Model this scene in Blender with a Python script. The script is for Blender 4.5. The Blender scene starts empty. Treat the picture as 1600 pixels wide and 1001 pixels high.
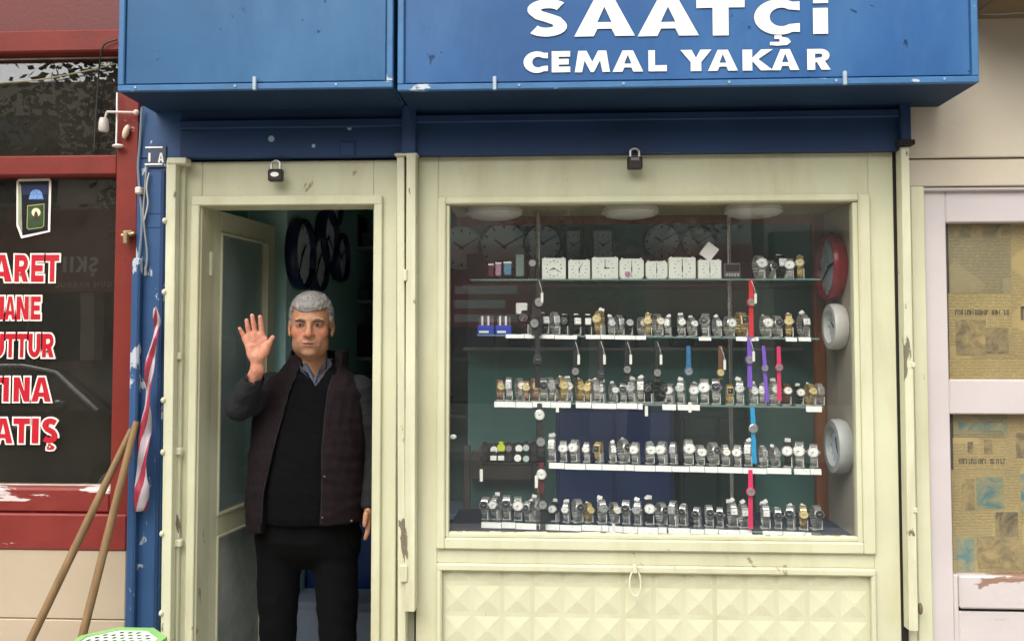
import bpy, bmesh, math, random
import numpy as np
from mathutils import Vector, Matrix
from mathutils.geometry import tessellate_polygon

random.seed(7)
R = math.radians
sc = bpy.context.scene
col = sc.collection

# ------------------------------------------------------------------ camera
CAM = Vector((0.0, -3.0, 1.6)); FPX = 1350.0; PW, PH = 1600.0, 1001.0
YAW, PITCH, PPY = R(2.9), R(2.5), 468.0
cam = bpy.data.cameras.new('camera'); camo = bpy.data.objects.new('camera', cam)
col.objects.link(camo); sc.camera = camo
camo.location = CAM; camo.rotation_euler = (R(90) + PITCH, 0, YAW)
cam.sensor_width = 36.0; cam.lens = 36.0 * FPX / PW
cam.shift_y = -(PH / 2 - PPY) / PW
cam.clip_start = 0.05; cam.clip_end = 500
CM = Matrix.Rotation(YAW, 3, 'Z') @ Matrix.Rotation(R(90) + PITCH, 3, 'X')

# ------------------------------------------------------------------ sky, sun, exposure
SUN_EL, SUN_AZ = 52, 200
w = bpy.data.worlds.new('World'); sc.world = w; w.use_nodes = True
nt = w.node_tree; bg = nt.nodes['Background']
sky = nt.nodes.new('ShaderNodeTexSky'); sky.sky_type = 'NISHITA'; sky.sun_disc = False
sky.sun_elevation = R(SUN_EL); sky.sun_rotation = R(SUN_AZ)
sky.air_density = 1.0; sky.dust_density = 4.0; sky.ozone_density = 0.6
hs = nt.nodes.new('ShaderNodeHueSaturation'); hs.inputs['Saturation'].default_value = 0.22
nt.links.new(sky.outputs[0], hs.inputs['Color']); nt.links.new(hs.outputs[0], bg.inputs[0])
bg.inputs[1].default_value = 0.15
sl = bpy.data.lights.new('sun', 'SUN'); sl.energy = 0.6; sl.angle = R(60); sl.color = (1.0, 0.975, 0.94)
slo = bpy.data.objects.new('sun', sl); col.objects.link(slo)
# sun stands behind the camera, high over the street
sd = Vector((-0.22, -0.56, 0.78)).normalized()
slo.rotation_euler = sd.to_track_quat('Z', 'Y').to_euler()
sky.sun_elevation = math.asin(sd.z); sky.sun_rotation = math.atan2(sd.x, sd.y)
vs = sc.view_settings; vs.view_transform = 'Standard'; vs.look = 'None'; vs.gamma = 1.0
vs.exposure = 1.3; vs.use_curve_mapping = False
sc.render.engine = 'CYCLES'
cy = sc.cycles; cy.use_denoising = True; cy.max_bounces = 10; cy.transparent_max_bounces = 24
cy.diffuse_bounces = 5; cy.glossy_bounces = 5; cy.sample_clamp_indirect = 6.0; cy.caustics_reflective = False; cy.caustics_refractive = False
try: cy.denoiser = 'OPENIMAGEDENOISE'
except Exception: pass

# ------------------------------------------------------------------ helpers
def at(px, py, Y):
    """point of the plane y=Y that the photograph shows at pixel px,py (used to measure real sizes)"""
    d = CM @ Vector(((px - PW / 2) / FPX, (PPY - py) / FPX, -1.0))
    t = (Y - CAM.y) / d.y
    return CAM + d * t
def fx(px, Y=0.0, py=560): return at(px, py, Y).x
def fz(py, Y=0.0, px=850): return at(px, py, Y).z

ORIG = {}
def link(o, parent=None):
    col.objects.link(o)
    if parent is not None: o.parent = parent
    return o
def thing(name, label, cat, loc=(0, 0, 0), group=None):
    o = bpy.data.objects.new(name, None); o.empty_display_size = 0.05
    col.objects.link(o); o.location = loc; ORIG[o] = Vector(loc)
    o['label'] = label; o['category'] = cat
    if group: o['group'] = group
    return o
def tag(o, label, cat, group=None):
    o['label'] = label; o['category'] = cat
    if group: o['group'] = group
    return o
def struct(o): o['kind'] = 'structure'; return o

class MB:
    def __init__(s): s.v = []; s.f = []
    def add(s, vs_, fs_):
        n = len(s.v); s.v += [tuple(p) for p in vs_]; s.f += [tuple(i + n for i in f) for f in fs_]; return s
    def box(s, x0, x1, y0, y1, z0, z1, c=0.0):
        if x0 > x1: x0, x1 = x1, x0
        if y0 > y1: y0, y1 = y1, y0
        if z0 > z1: z0, z1 = z1, z0
        c = min(c, .45 * min(x1 - x0, y1 - y0, z1 - z0))
        if c <= 0:
            V = [(x, y, z) for x in (x0, x1) for y in (y0, y1) for z in (z0, z1)]
            return s.add(V, [(0, 1, 3, 2), (4, 6, 7, 5), (0, 4, 5, 1), (2, 3, 7, 6), (0, 2, 6, 4), (1, 5, 7, 3)])
        V = []; I = {}
        for sx in (0, 1):
            for sy in (0, 1):
                for sz in (0, 1):
                    X = (x0, x1)[sx]; Y = (y0, y1)[sy]; Z = (z0, z1)[sz]
                    dx = c if sx == 0 else -c; dy = c if sy == 0 else -c; dz = c if sz == 0 else -c
                    for a, p in enumerate(((X, Y + dy, Z + dz), (X + dx, Y, Z + dz), (X + dx, Y + dy, Z))):
                        I[sx, sy, sz, a] = len(V); V.append(p)
        F = []
        q = [(0, 0), (1, 0), (1, 1), (0, 1)]
        for e in (0, 1):
            F.append([I[e, a, b, 0] for a, b in q]); F.append([I[a, e, b, 1] for a, b in q]); F.append([I[a, b, e, 2] for a, b in q])
        for a in (0, 1):
            for b in (0, 1):
                F.append([I[a, b, 0, 0], I[a, b, 1, 0], I[a, b, 1, 1], I[a, b, 0, 1]])
                F.append([I[a, 0, b, 0], I[a, 1, b, 0], I[a, 1, b, 2], I[a, 0, b, 2]])
                F.append([I[0, a, b, 1], I[1, a, b, 1], I[1, a, b, 2], I[0, a, b, 2]])
                for c_ in (0, 1): F.append([I[a, b, c_, 0], I[a, b, c_, 1], I[a, b, c_, 2]])
        return s.add(V, F)
    def tube(s, path, r, n=8, cap=True):
        path = [Vector(p) for p in path]; rs = r if isinstance(r, (list, tuple)) else [r] * len(path)
        rings = []; ref = None
        for i, p in enumerate(path):
            t = (path[min(i + 1, len(path) - 1)] - path[max(i - 1, 0)]).normalized()
            if ref is None: ref = Vector((0, 0, 1)) if abs(t.z) < .9 else Vector((1, 0, 0))
            a = t.cross(ref).normalized(); b = t.cross(a).normalized(); ref = -b if (-b).dot(ref) > b.dot(ref) else b
            rings.append([p + (a * math.cos(2 * math.pi * k / n) + b * math.sin(2 * math.pi * k / n)) * rs[i] for k in range(n)])
        # keep rings aligned
        for i in range(1, len(rings)):
            best = min(range(n), key=lambda o: sum((rings[i][(k + o) % n] - rings[i - 1][k]).length for k in range(0, n, max(1, n // 4))))
            rings[i] = rings[i][best:] + rings[i][:best]
        V = [p for rg in rings for p in rg]; F = []
        for i in range(len(rings) - 1):
            for k in range(n): F.append((i * n + k, i * n + (k + 1) % n, (i + 1) * n + (k + 1) % n, (i + 1) * n + k))
        if cap: F.append(tuple(range(n))); F.append(tuple((len(rings) - 1) * n + k for k in range(n)))
        return s.add(V, F)
    def lathe(s, prof, c=(0, 0, 0), axis='Z', n=24):
        """prof: (radius, height) along axis"""
        c = Vector(c); V = []; F = []
        for r, h in prof:
            for k in range(n):
                a = 2 * math.pi * k / n; u, v_ = r * math.cos(a), r * math.sin(a)
                V.append(c + (Vector((u, v_, h)) if axis == 'Z' else Vector((u, h, v_)) if axis == 'Y' else Vector((h, u, v_))))
        for i in range(len(prof) - 1):
            for k in range(n): F.append((i * n + k, i * n + (k + 1) % n, (i + 1) * n + (k + 1) % n, (i + 1) * n + k))
        F.append(tuple(range(n))); F.append(tuple((len(prof) - 1) * n + k for k in range(n)))
        return s.add(V, F)
    def prism(s, pts, y0, y1, plane='XZ'):
        """outline in a plane, pushed through the third axis"""
        P = (lambda a, b, y: (a, y, b)) if plane == 'XZ' else (lambda a, b, y: (y, a, b)) if plane == 'YZ' else (lambda a, b, y: (a, b, y))
        n = len(pts); V = [P(a, b, y0) for a, b in pts] + [P(a, b, y1) for a, b in pts]
        F = [(k, (k + 1) % n, n + (k + 1) % n, n + k) for k in range(n)]
        tri = tessellate_polygon([[Vector((a, b, 0)) for a, b in pts]])
        F += [tuple(t) for t in tri] + [tuple(n + i for i in t) for t in tri]
        return s.add(V, F)
    def sheet(s, loops, y, thick=0.0):
        """flat figure with holes in the XZ plane"""
        L = [[Vector((a, b, 0)) for a, b in lp] for lp in loops]
        flat = [p for lp in L for p in lp]; tri = tessellate_polygon(L)
        return s.add([(p.x, y, p.y) for p in flat], [tuple(t) for t in tri])
    def ball(s, c, r, nu=12, nv=8):
        r = r if isinstance(r, (tuple, list)) else (r, r, r); V = []; F = []
        for i in range(nv + 1):
            t = math.pi * i / nv
            for k in range(nu):
                a = 2 * math.pi * k / nu
                V.append((c[0] + r[0] * math.sin(t) * math.cos(a), c[1] + r[1] * math.sin(t) * math.sin(a), c[2] + r[2] * math.cos(t)))
        for i in range(nv):
            for k in range(nu): F.append((i * nu + k, i * nu + (k + 1) % nu, (i + 1) * nu + (k + 1) % nu, (i + 1) * nu + k))
        return s.add(V, F)
    def xf(s, m): s.v = [tuple(m @ Vector(p)) for p in s.v]; return s
    def mesh(s, name, off=Vector((0, 0, 0)), smooth=False, angle=None):
        me = bpy.data.meshes.new(name)
        bm = bmesh.new(); bv = [bm.verts.new((p[0] - off.x, p[1] - off.y, p[2] - off.z)) for p in s.v]
        for f in s.f:
            try: bm.faces.new([bv[i] for i in f])
            except ValueError: pass
        bmesh.ops.remove_doubles(bm, verts=bm.verts, dist=1e-6)
        bmesh.ops.recalc_face_normals(bm, faces=bm.faces)
        bm.to_mesh(me); bm.free()
        if smooth:
            for p in me.polygons: p.use_smooth = True
            if angle:
                try: me.set_sharp_from_angle(angle=R(angle))
                except Exception: pass
        return me
    def build(s, name, mat, parent=None, smooth=False, angle=40):
        off = ORIG.get(parent, Vector((0, 0, 0))) if parent is not None else Vector((0, 0, 0))
        o = bpy.data.objects.new(name, s.mesh(name, off, smooth, angle))
        if mat is not None: o.data.materials.append(mat)
        link(o, parent); ORIG[o] = off
        return o

def copy_tree(o, parent=None):
    c = o.copy(); col.objects.link(c); c.parent = parent
    for ch in o.children: copy_tree(ch, c)
    return c

# ------------------------------------------------------------------ materials
def lin(c):
    if isinstance(c, str):
        c = tuple(int(c[i:i + 2], 16) / 255 for i in (1, 3, 5))
        return tuple(x / 12.92 if x <= .04045 else ((x + .055) / 1.055) ** 2.4 for x in c)
    return c
def ramp(nt, fac, stops):
    n = nt.nodes.new('ShaderNodeValToRGB'); e = n.color_ramp.elements
    while len(e) < len(stops): e.new(.5)
    for i, (p, c) in enumerate(stops):
        e[i].position = p; e[i].color = (c[0], c[1], c[2], 1) if not isinstance(c, (int, float)) else (c, c, c, 1)
    nt.links.new(fac, n.inputs[0]); return n.outputs[0]
def mixc(nt, fac, a, b, mode='MIX'):
    n = nt.nodes.new('ShaderNodeMix'); n.data_type = 'RGBA'; n.blend_type = mode
    for k, x in ((0, fac), (6, a), (7, b)):
        if isinstance(x, bpy.types.NodeSocket): nt.links.new(x, n.inputs[k])
        elif isinstance(x, (int, float)): n.inputs[k].default_value = x
        else: n.inputs[k].default_value = (x[0], x[1], x[2], 1)
    return n.outputs[2]
def tex(nt, kind, coord, scale=5, stretch=(1, 1, 1), detail=4, rough=.55, dist=0, off=(0, 0, 0)):
    mp = nt.nodes.new('ShaderNodeMapping'); mp.inputs['Scale'].default_value = stretch; mp.inputs['Location'].default_value = off
    nt.links.new(coord, mp.inputs[0])
    n = nt.nodes.new('ShaderNodeTex' + kind); nt.links.new(mp.outputs[0], n.inputs['Vector'])
    n.inputs['Scale'].default_value = scale
    if 'Detail' in n.inputs: n.inputs['Detail'].default_value = detail
    if kind == 'Noise': n.inputs['Roughness'].default_value = rough; n.inputs['Distortion'].default_value = dist
    return n
MATS = {}
def mat(name, c, rough=.55, metal=0, vary=.12, vscale=3.0, bump=.15, bscale=60, chips=None, streak=None, spec=.4, coat=0, stretch=(1, 1, 1), off=(0, 0, 0)):
    """paint, plastic, cloth...: base colour, slow variation, fine relief, optional chips (colour, amount, scale, stretch) and dirt streaks"""
    if name in MATS: return MATS[name]
    c = lin(c)
    m = bpy.data.materials.new(name); m.use_nodes = True; nt = m.node_tree; b = nt.nodes['Principled BSDF']
    tc = nt.nodes.new('ShaderNodeTexCoord').outputs['Object']
    n1 = tex(nt, 'Noise', tc, vscale, stretch, 5, .6, 0, off)
    lo = tuple(x * (1 - vary) for x in c); hi = tuple(min(1, x * (1 + vary * .8)) for x in c)
    out = ramp(nt, n1.outputs[0], [(.3, lo), (.7, hi)])
    n2 = tex(nt, 'Noise', tc, bscale, (1, 1, 1), 3, .6)
    hgt = n2.outputs[0]
    if streak:
        sc_, amt, st, scl = streak
        n3 = tex(nt, 'Noise', tc, scl, st, 6, .65, .3)
        out = mixc(nt, ramp(nt, n3.outputs[0], [(.48, 0), (.75, amt)]), out, lin(sc_))
    if chips:
        cc, amt, scl, st = chips
        n4 = tex(nt, 'Noise', tc, scl, st, 7, .62, .4)
        msk = ramp(nt, n4.outputs[0], [(1 - amt - .008, 0), (1 - amt + .008, 1)])
        out = mixc(nt, msk, out, lin(cc))
        mm = nt.nodes.new('ShaderNodeMath'); mm.operation = 'MULTIPLY_ADD'
        nt.links.new(msk, mm.inputs[0]); mm.inputs[1].default_value = -1.2; nt.links.new(hgt, mm.inputs[2]); hgt = mm.outputs[0]
    nt.links.new(out, b.inputs['Base Color'])
    b.inputs['Metallic'].default_value = metal; b.inputs['Specular IOR Level'].default_value = spec
    if coat: b.inputs['Coat Weight'].default_value = coat; b.inputs['Coat Roughness'].default_value = .15
    nr = ramp(nt, n1.outputs[0], [(.25, max(.02, rough - .1)), (.75, min(1, rough + .1))])
    nt.links.new(nr, b.inputs['Roughness'])
    if bump:
        bp = nt.nodes.new('ShaderNodeBump'); bp.inputs['Strength'].default_value = bump; bp.inputs['Distance'].default_value = .004
        nt.links.new(hgt, bp.inputs['Height']); nt.links.new(bp.outputs[0], b.inputs['Normal'])
    MATS[name] = m; return m
def glass(name, tint=(1, 1, 1), f0=.04, wav=.0, rough=0.0, haze=0.0, hazec=(.5, .5, .5)):
    """window pane: clear, reflecting more at grazing angles; the same from every side"""
    m = bpy.data.materials.new(name); m.use_nodes = True; nt = m.node_tree
    nt.nodes.remove(nt.nodes['Principled BSDF']); out = nt.nodes['Material Output']
    tr = nt.nodes.new('ShaderNodeBsdfTransparent'); tr.inputs[0].default_value = (*tint, 1)
    gl = nt.nodes.new('ShaderNodeBsdfGlossy'); gl.inputs['Roughness'].default_value = rough
    lw = nt.nodes.new('ShaderNodeLayerWeight'); lw.inputs[0].default_value = .5
    pw = nt.nodes.new('ShaderNodeMath'); pw.operation = 'POWER'; pw.inputs[1].default_value = 5; nt.links.new(lw.outputs['Facing'], pw.inputs[0])
    ma = nt.nodes.new('ShaderNodeMath'); ma.operation = 'MULTIPLY_ADD'; nt.links.new(pw.outputs[0], ma.inputs[0]); ma.inputs[1].default_value = 1 - f0; ma.inputs[2].default_value = f0
    mx = nt.nodes.new('ShaderNodeMixShader'); nt.links.new(ma.outputs[0], mx.inputs[0]); nt.links.new(tr.outputs[0], mx.inputs[1]); nt.links.new(gl.outputs[0], mx.inputs[2])
    last = mx.outputs[0]
    tc = nt.nodes.new('ShaderNodeTexCoord').outputs['Object']
    if wav:
        n = tex(nt, 'Noise', tc, 2.2, (1, 1, 1), 2); bp = nt.nodes.new('ShaderNodeBump'); bp.inputs['Strength'].default_value = wav; bp.inputs['Distance'].default_value = .01
        nt.links.new(n.outputs[0], bp.inputs['Height']); nt.links.new(bp.outputs[0], gl.inputs['Normal'])
    if haze:
        df = nt.nodes.new('ShaderNodeBsdfDiffuse'); df.inputs[0].default_value = (*hazec, 1)
        n = tex(nt, 'Noise', tc, 3, (1, 1, 1), 6, .7); fac = ramp(nt, n.outputs[0], [(.3, haze * .3), (.8, haze)])
        m2 = nt.nodes.new('ShaderNodeMixShader'); nt.links.new(fac, m2.inputs[0]); nt.links.new(last, m2.inputs[1]); nt.links.new(df.outputs[0], m2.inputs[2]); last = m2.outputs[0]
    nt.links.new(last, out.inputs[0]); MATS[name] = m; return m

CREAM = mat('cream_paint', '#c0bfa0', .5, vary=.1, vscale=2.2, bump=.3, bscale=35, chips=('#8d8468', .315, 11, (1, 1, .6)), streak=('#a1946c', .55, (2.5, 2.5, .5), 2.0), spec=.35)
CREAM2 = mat('cream_paint_worn', '#c2c1a4', .5, vary=.1, vscale=4, bump=.4, bscale=40, chips=('#6f6753', .355, 16, (1, 1, .35)), streak=('#92855f', .55, (6, 6, .4), 2.0))
BLUE_L = mat('faded_blue_sign_paint', '#2a557a', .5, vary=.2, vscale=1.3, bump=.8, bscale=4, streak=('#44698a', .75, (1.6, 1, .5), 1.8), chips=('#1c3550', .33, 14, (1, 1, 1)), spec=.25)
BLUE = mat('blue_sign_paint', '#244f7f', .5, vary=.2, vscale=1.3, bump=.8, bscale=4, streak=('#3b658e', .75, (1.6, 1, .5), 1.8), chips=('#16304d', .33, 14, (1, 1, 1)), spec=.25)
BLUE_EDGE = mat('blue_edge_paint', '#33628c', .5, vary=.2, vscale=5, bump=.3, bscale=30, chips=('#a9b1b4', .34, 9, (.35, 1, 1)))
BLUE_DK = mat('dark_blue_paint', '#23395b', .55, vary=.2, vscale=2, bump=.2, bscale=25, spec=.25, chips=('#5f7187', .3, 12, (.5, 1, 1)), streak=('#1b2a42', .6, (.5, 1, 2), 2.2))
BLUE_PIL = mat('blue_pilaster_paint', '#294970', .5, vary=.15, vscale=3, bump=.3, bscale=25, chips=('#a9b0b6', .385, 11, (1, 1, .5)), streak=('#1f3c63', .6, (3, 3, .6), 3))
WHITE_L = mat('white_letter_paint', '#dad8cf', .45, vary=.04, bump=.05)
RED = mat('red_frame_paint', '#70271d', .5, spec=.25, vary=.16, vscale=2.5, bump=.25, bscale=30, streak=('#4f1c19', .6, (1, 1, .6), 3), chips=('#a98d88', .3, 12, (.5, 1, 1)))
RED_PEEL = mat('peeling_red_paint', '#76261f', .5, vary=.16, vscale=4, bump=.5, bscale=30, chips=('#c9b9b2', .405, 4.5, (.45, 1, 2.6)))
RED_DK = mat('dark_red_paint', '#5c2019', .5, vary=.15, vscale=3, bump=.2)
TILE_BEIGE = mat('beige_panel', '#ad9d86', .6, vary=.06, vscale=4, bump=.1, bscale=40, streak=('#b09a80', .4, (1, 1, 2), 3))
WALL_R = mat('pinkish_plaster', '#b9af9c', .8, vary=.07, vscale=2, bump=.3, bscale=50, streak=('#b9a98f', .45, (1, 1, 1), 1.6))
WHITE_D = mat('white_door_paint', '#bcb3b0', .45, vary=.05, vscale=3, bump=.2, bscale=30, chips=('#7a6458', .2, 10, (1, 1, 1)))
WHITE_PEEL = mat('peeling_white_paint', '#bcb3b0', .5, vary=.06, vscale=4, bump=.5, bscale=30, chips=('#8a6c5a', .4, 6, (.5, 1, 1.8)))
BLACK = mat('black_plastic', '#17181a', .4, vary=.1, bump=.05)
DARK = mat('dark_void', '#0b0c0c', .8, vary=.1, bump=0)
GAPM = mat('dark_gap', '#1c1816', .9, vary=.1, bump=0)
STEEL = mat('brushed_steel', (.62, .62, .6), .32, metal=1, vary=.1, vscale=40, bump=.1, bscale=200)
CHROME = mat('chrome_pole', (.62, .6, .56), .22, metal=1, vary=.08, bump=0)
BRASS = mat('brass', (.62, .45, .18), .35, metal=1, vary=.1, bump=.05)
WHITE_P = mat('white_plastic', '#e9e8e2', .4, vary=.04, bump=.03)
PAPER = mat('white_card', '#efece2', .7, vary=.05, bump=.05)
PAPER_TAG = mat('price_label_paper', '#f4f2ea', .6, vary=.05, vscale=30, bump=.05, chips=('#77746e', .36, 170, (1, 1, 1.6)))
WOODST = mat('pole_wood', '#7b6140', .6, vary=.22, vscale=8, bump=.25, bscale=60, stretch=(6, 6, .5), streak=('#6b4a30', .5, (20, 20, .6), 2))
BROWNW = mat('brown_varnished_wood', '#8a4c1c', .4, vary=.25, vscale=6, stretch=(8, 8, .5), bump=.15, bscale=50)
BEIGE_IN = mat('beige_side_board', '#a89e8c', .6, vary=.06, bump=.1)
TEAL = mat('teal_wall', '#74aca2', .75, vary=.12, vscale=2, bump=.15, bscale=30)
GREYFL = mat('grey_floor', '#a3adb8', .5, vary=.1, vscale=6, bump=.1)
CEIL_IN = mat('cream_ceiling_board', '#b5a781', .7, vary=.08, bump=.1)
BLUECAB = mat('blue_cabinet_paint', '#1b3c74', .45, vary=.1, vscale=2, bump=.1)
GREENPL = mat('green_plastic', '#86b96a', .35, vary=.08, bump=.05)
GLASS = glass('window_glass', (.98, .99, .985), .08, wav=.02, haze=.02, hazec=(.6, .62, .6))
GLASS_L = glass('dark_shop_glass', (.8, .8, .78), .13, wav=.03, haze=.06, hazec=(.36, .33, .26))
GLASS_SH = glass('shelf_glass', (.90, .96, .94), .03)
GLASS_D = glass('door_glass', (.80, .88, .86), .11, wav=.03, haze=.45, hazec=(.52, .60, .55))
GLASS_FR = glass('frosted_door_glass', (.55, .6, .58), .05, rough=.3, haze=.9, hazec=(.55, .58, .5))
GLASS_N = glass('dusty_neighbour_glass', (.9, .89, .84), .03, haze=.12, hazec=(.5, .46, .36))
# ------------------------------------------------------------------ lettering (outlines drawn here)
def arc(cx, cy, rx, ry, a0, a1, n=14):
    return [(cx + rx * math.cos(R(a0 + (a1 - a0) * i / n)), cy + ry * math.sin(R(a0 + (a1 - a0) * i / n))) for i in range(n + 1)]
def stroke(pts, wx, wy=None):
    """thick line: wx is the half width of upright strokes, wy of level ones"""
    wy = wy or wx; L = []; Rr = []
    for i, p in enumerate(pts):
        a = pts[max(0, i - 1)]; b = pts[min(len(pts) - 1, i + 1)]
        dx, dy = b[0] - a[0], b[1] - a[1]; n = math.hypot(dx, dy) or 1; nx, ny = -dy / n, dx / n
        L.append((p[0] + nx * wx, p[1] + ny * wy)); Rr.append((p[0] - nx * wx, p[1] - ny * wy))
    return L + Rr[::-1]
def glyph(ch, b=.16):
    """outlines in the unit square; b = half width of upright strokes"""
    h = b * .7; t = 2 * b; u = 2 * h
    if ch == 'A': return [[(0, 0), (.5 - b * 1.0, 1), (.5 + b * 1.0, 1), (1, 0), (1 - t * .95, 0), (1 - t * .95 - .06, .2), (t * .95 + .06, .2), (t * .95, 0)], [(.5 - .17 + b * .3, .2 + u * .75), (.5, .8), (.5 + .17 - b * .3, .2 + u * .75)]]
    if ch == 'T': return [[(0, 1), (1, 1), (1, 1 - u), (.5 + b, 1 - u), (.5 + b, 0), (.5 - b, 0), (.5 - b, 1 - u), (0, 1 - u)]]
    if ch == 'E': return [[(0, 0), (0, 1), (1, 1), (1, 1 - u), (t, 1 - u), (t, .5 + h), (.92, .5 + h), (.92, .5 - h), (t, .5 - h), (t, u), (1, u), (1, 0)]]
    if ch == 'L': return [[(0, 0), (0, 1), (t, 1), (t, u * 1.15), (1, u * 1.15), (1, 0)]]
    if ch == 'I': return [[(0, 0), (0, 1), (1, 1), (1, 0)]]
    if ch == 'H': return [[(0, 0), (0, 1), (t, 1), (t, .5 + h), (1 - t, .5 + h), (1 - t, 1), (1, 1), (1, 0), (1 - t, 0), (1 - t, .5 - h), (t, .5 - h), (t, 0)]]
    if ch == 'N': return [[(0, 0), (0, 1), (t * 1.05, 1), (1 - t, .42), (1 - t, 1), (1, 1), (1, 0), (1 - t * 1.05, 0), (t, .58), (t, 0)]]
    if ch == 'M': return [[(0, 0), (.1, 1), (.1 + t * .9, 1), (.5, .48), (.9 - t * .9, 1), (.9, 1), (1, 0), (1 - t * .8, 0), (.93 - t * .8, .55), (.5 + b * .35, 0), (.5 - b * .35, 0), (.07 + t * .8, .55), (t * .8, 0)]]
    if ch == 'Y': return [[(0, 1), (t * 1.05, 1), (.5, .62), (1 - t * 1.05, 1), (1, 1), (.5 + b, .42), (.5 + b, 0), (.5 - b, 0), (.5 - b, .42)]]
    if ch == 'K': return [[(0, 0), (0, 1), (t, 1), (t, .6), (.93 - t, 1), (1, 1), (.52, .54), (1, 0), (1 - t * 1.25, 0), (t + .02, .42), (t, .42), (t, 0)]]
    if ch == 'U': return [[(0, 1), (t, 1)] + arc(.5, .42, .5 - t, .42 - u, 180, 360) + [(1 - t, 1), (1, 1)] + arc(.5, .42, .5, .42, 360, 180)]
    if ch == 'B': return [[(0, 0), (0, 1), (.6, 1)] + arc(.6, .75, .34, .25, 90, -70, 8) + arc(.62, .27, .38, .27, 70, -90, 8), [(t, .6), (t, .82), (.58, .82), (.62, .71), (.58, .6)], [(t, .19), (t, .4), (.6, .4), (.66, .3), (.6, .19)]]
    if ch == 'R': return [[(0, 0), (0, 1), (.58, 1)] + arc(.58, .69, .38, .31, 90, -62, 10) + [(1, 0), (1 - t * 1.15, 0), (t + .08, .36), (t, .36), (t, 0)], [(t, .56), (t, 1 - u * .95)] + arc(.55, .68, .38 - t * .8, .32 - u * .95, 90, -90, 8)]
    if ch in 'CÇ':
        o = arc(.52, .5, .52, .5, 42, 318, 26); i = arc(.54, .5, .52 - t, .5 - u, 318, 42, 26)
        o = arc(.55, .5, .55, .5, 36, 324, 26); i = arc(.60, .5, .60 - t, .5 - u, 318, 42, 26)
        g = [[(1.0, .93)] + o[2:-2] + [(1.0, .07), (1.0, .07 + u * 1.05)] + i[1:-1] + [(1.0, .93 - u * 1.05)]]
        if ch == 'Ç': g += [[(.44, -.02), (.60, -.02), (.60, -.06), (.74, -.10), (.80, -.2), (.72, -.29), (.5, -.31), (.34, -.29), (.34, -.2), (.55, -.2), (.55, -.12), (.44, -.12)]]
        return g
    if ch in 'SŞ':
        pts = arc(.52, .73, .40 - b * .4, .27 - h, 28, 200, 12)[:] + [(.30, .58), (.52, .5), (.72, .42)] + arc(.48, .27, .40 - b * .4, .27 - h, 20, -152, 12)
        g = [stroke(pts, b * .95, h)]
        if ch == 'Ş': g += [[(.40, -.02), (.58, -.02), (.58, -.06), (.74, -.10), (.80, -.17), (.72, -.25), (.5, -.27), (.34, -.25), (.34, -.18), (.55, -.18), (.55, -.11), (.40, -.11)]]
        return g
    if ch == 'G': return glyph('C', b) + [[(.55, .5), (1, .5), (1, .1), (1 - t, .1), (1 - t, .34), (.55, .34)]]
    if ch == 'Ü': return glyph('U', b) + [[(.15, 1.08), (.15, 1.25), (.4, 1.25), (.4, 1.08)], [(.6, 1.08), (.6, 1.25), (.85, 1.25), (.85, 1.08)]]
    return []
def cross2(o, a, b): return (a[0] - o[0]) * (b[1] - o[1]) - (a[1] - o[1]) * (b[0] - o[0])
def area(lp): return .5 * sum(lp[i][0] * lp[(i + 1) % len(lp)][1] - lp[(i + 1) % len(lp)][0] * lp[i][1] for i in range(len(lp)))
def inside(p, lp):
    c = False
    for i in range(len(lp)):
        a, b = lp[i], lp[i - 1]
        if (a[1] > p[1]) != (b[1] > p[1]) and p[0] < (b[0] - a[0]) * (p[1] - a[1]) / (b[1] - a[1]) + a[0]: c = not c
    return c
def groups_of(loops):
    """split outlines into figures: each outer outline with its own holes"""
    outs = [lp for k, lp in enumerate(loops) if not any(inside(lp[0], o) for j, o in enumerate(loops) if j != k)]
    return [[o] + [h for h in loops if h is not o and h not in outs and inside(h[0], o)] for o in outs]
def grow(lp, d):
    if area(lp) < 0: lp = lp[::-1]
    out = []; n = len(lp)
    for i in range(n):
        p0, p, p1 = lp[i - 1], lp[i], lp[(i + 1) % n]
        e0 = Vector((p[0] - p0[0], p[1] - p0[1])); e1 = Vector((p1[0] - p[0], p1[1] - p[1]))
        if e0.length < 1e-7 or e1.length < 1e-7: continue
        e0.normalize(); e1.normalize()
        n0 = Vector((e0.y, -e0.x)); n1 = Vector((e1.y, -e1.x)); m = n0 + n1
        if m.length < 1e-3: m = n0
        m.normalize(); k = min(1.6, 1 / max(.3, m.dot(n0)))
        out.append((p[0] + m.x * d * k, p[1] + m.y * d * k))
    return out
def letters(mb, items, Y, conv, b=.16, g=0.0, flip=False):
    """items: (char, px0, px1, py_top, py_bottom); conv(px,py)->(x,z)"""
    for it in items:
        ch, a0, a1, t0, t1 = it[:5]; bb = it[5] if len(it) > 5 else b
        x0, z1 = conv(a0, t0); x1, z0 = conv(a1, t1)
        loops = [[(x0 + u * (x1 - x0), z0 + v * (z1 - z0)) for u, v in lp] for lp in glyph(ch, bb)]
        for fig in groups_of(loops):
            if g: fig = [grow(fig[0], g)] + [h for h in [grow(h, -g) for h in fig[1:]] if abs(area(h)) > 1e-5 and g < .004]
            mb.sheet(fig, Y)
    return mb

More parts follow.
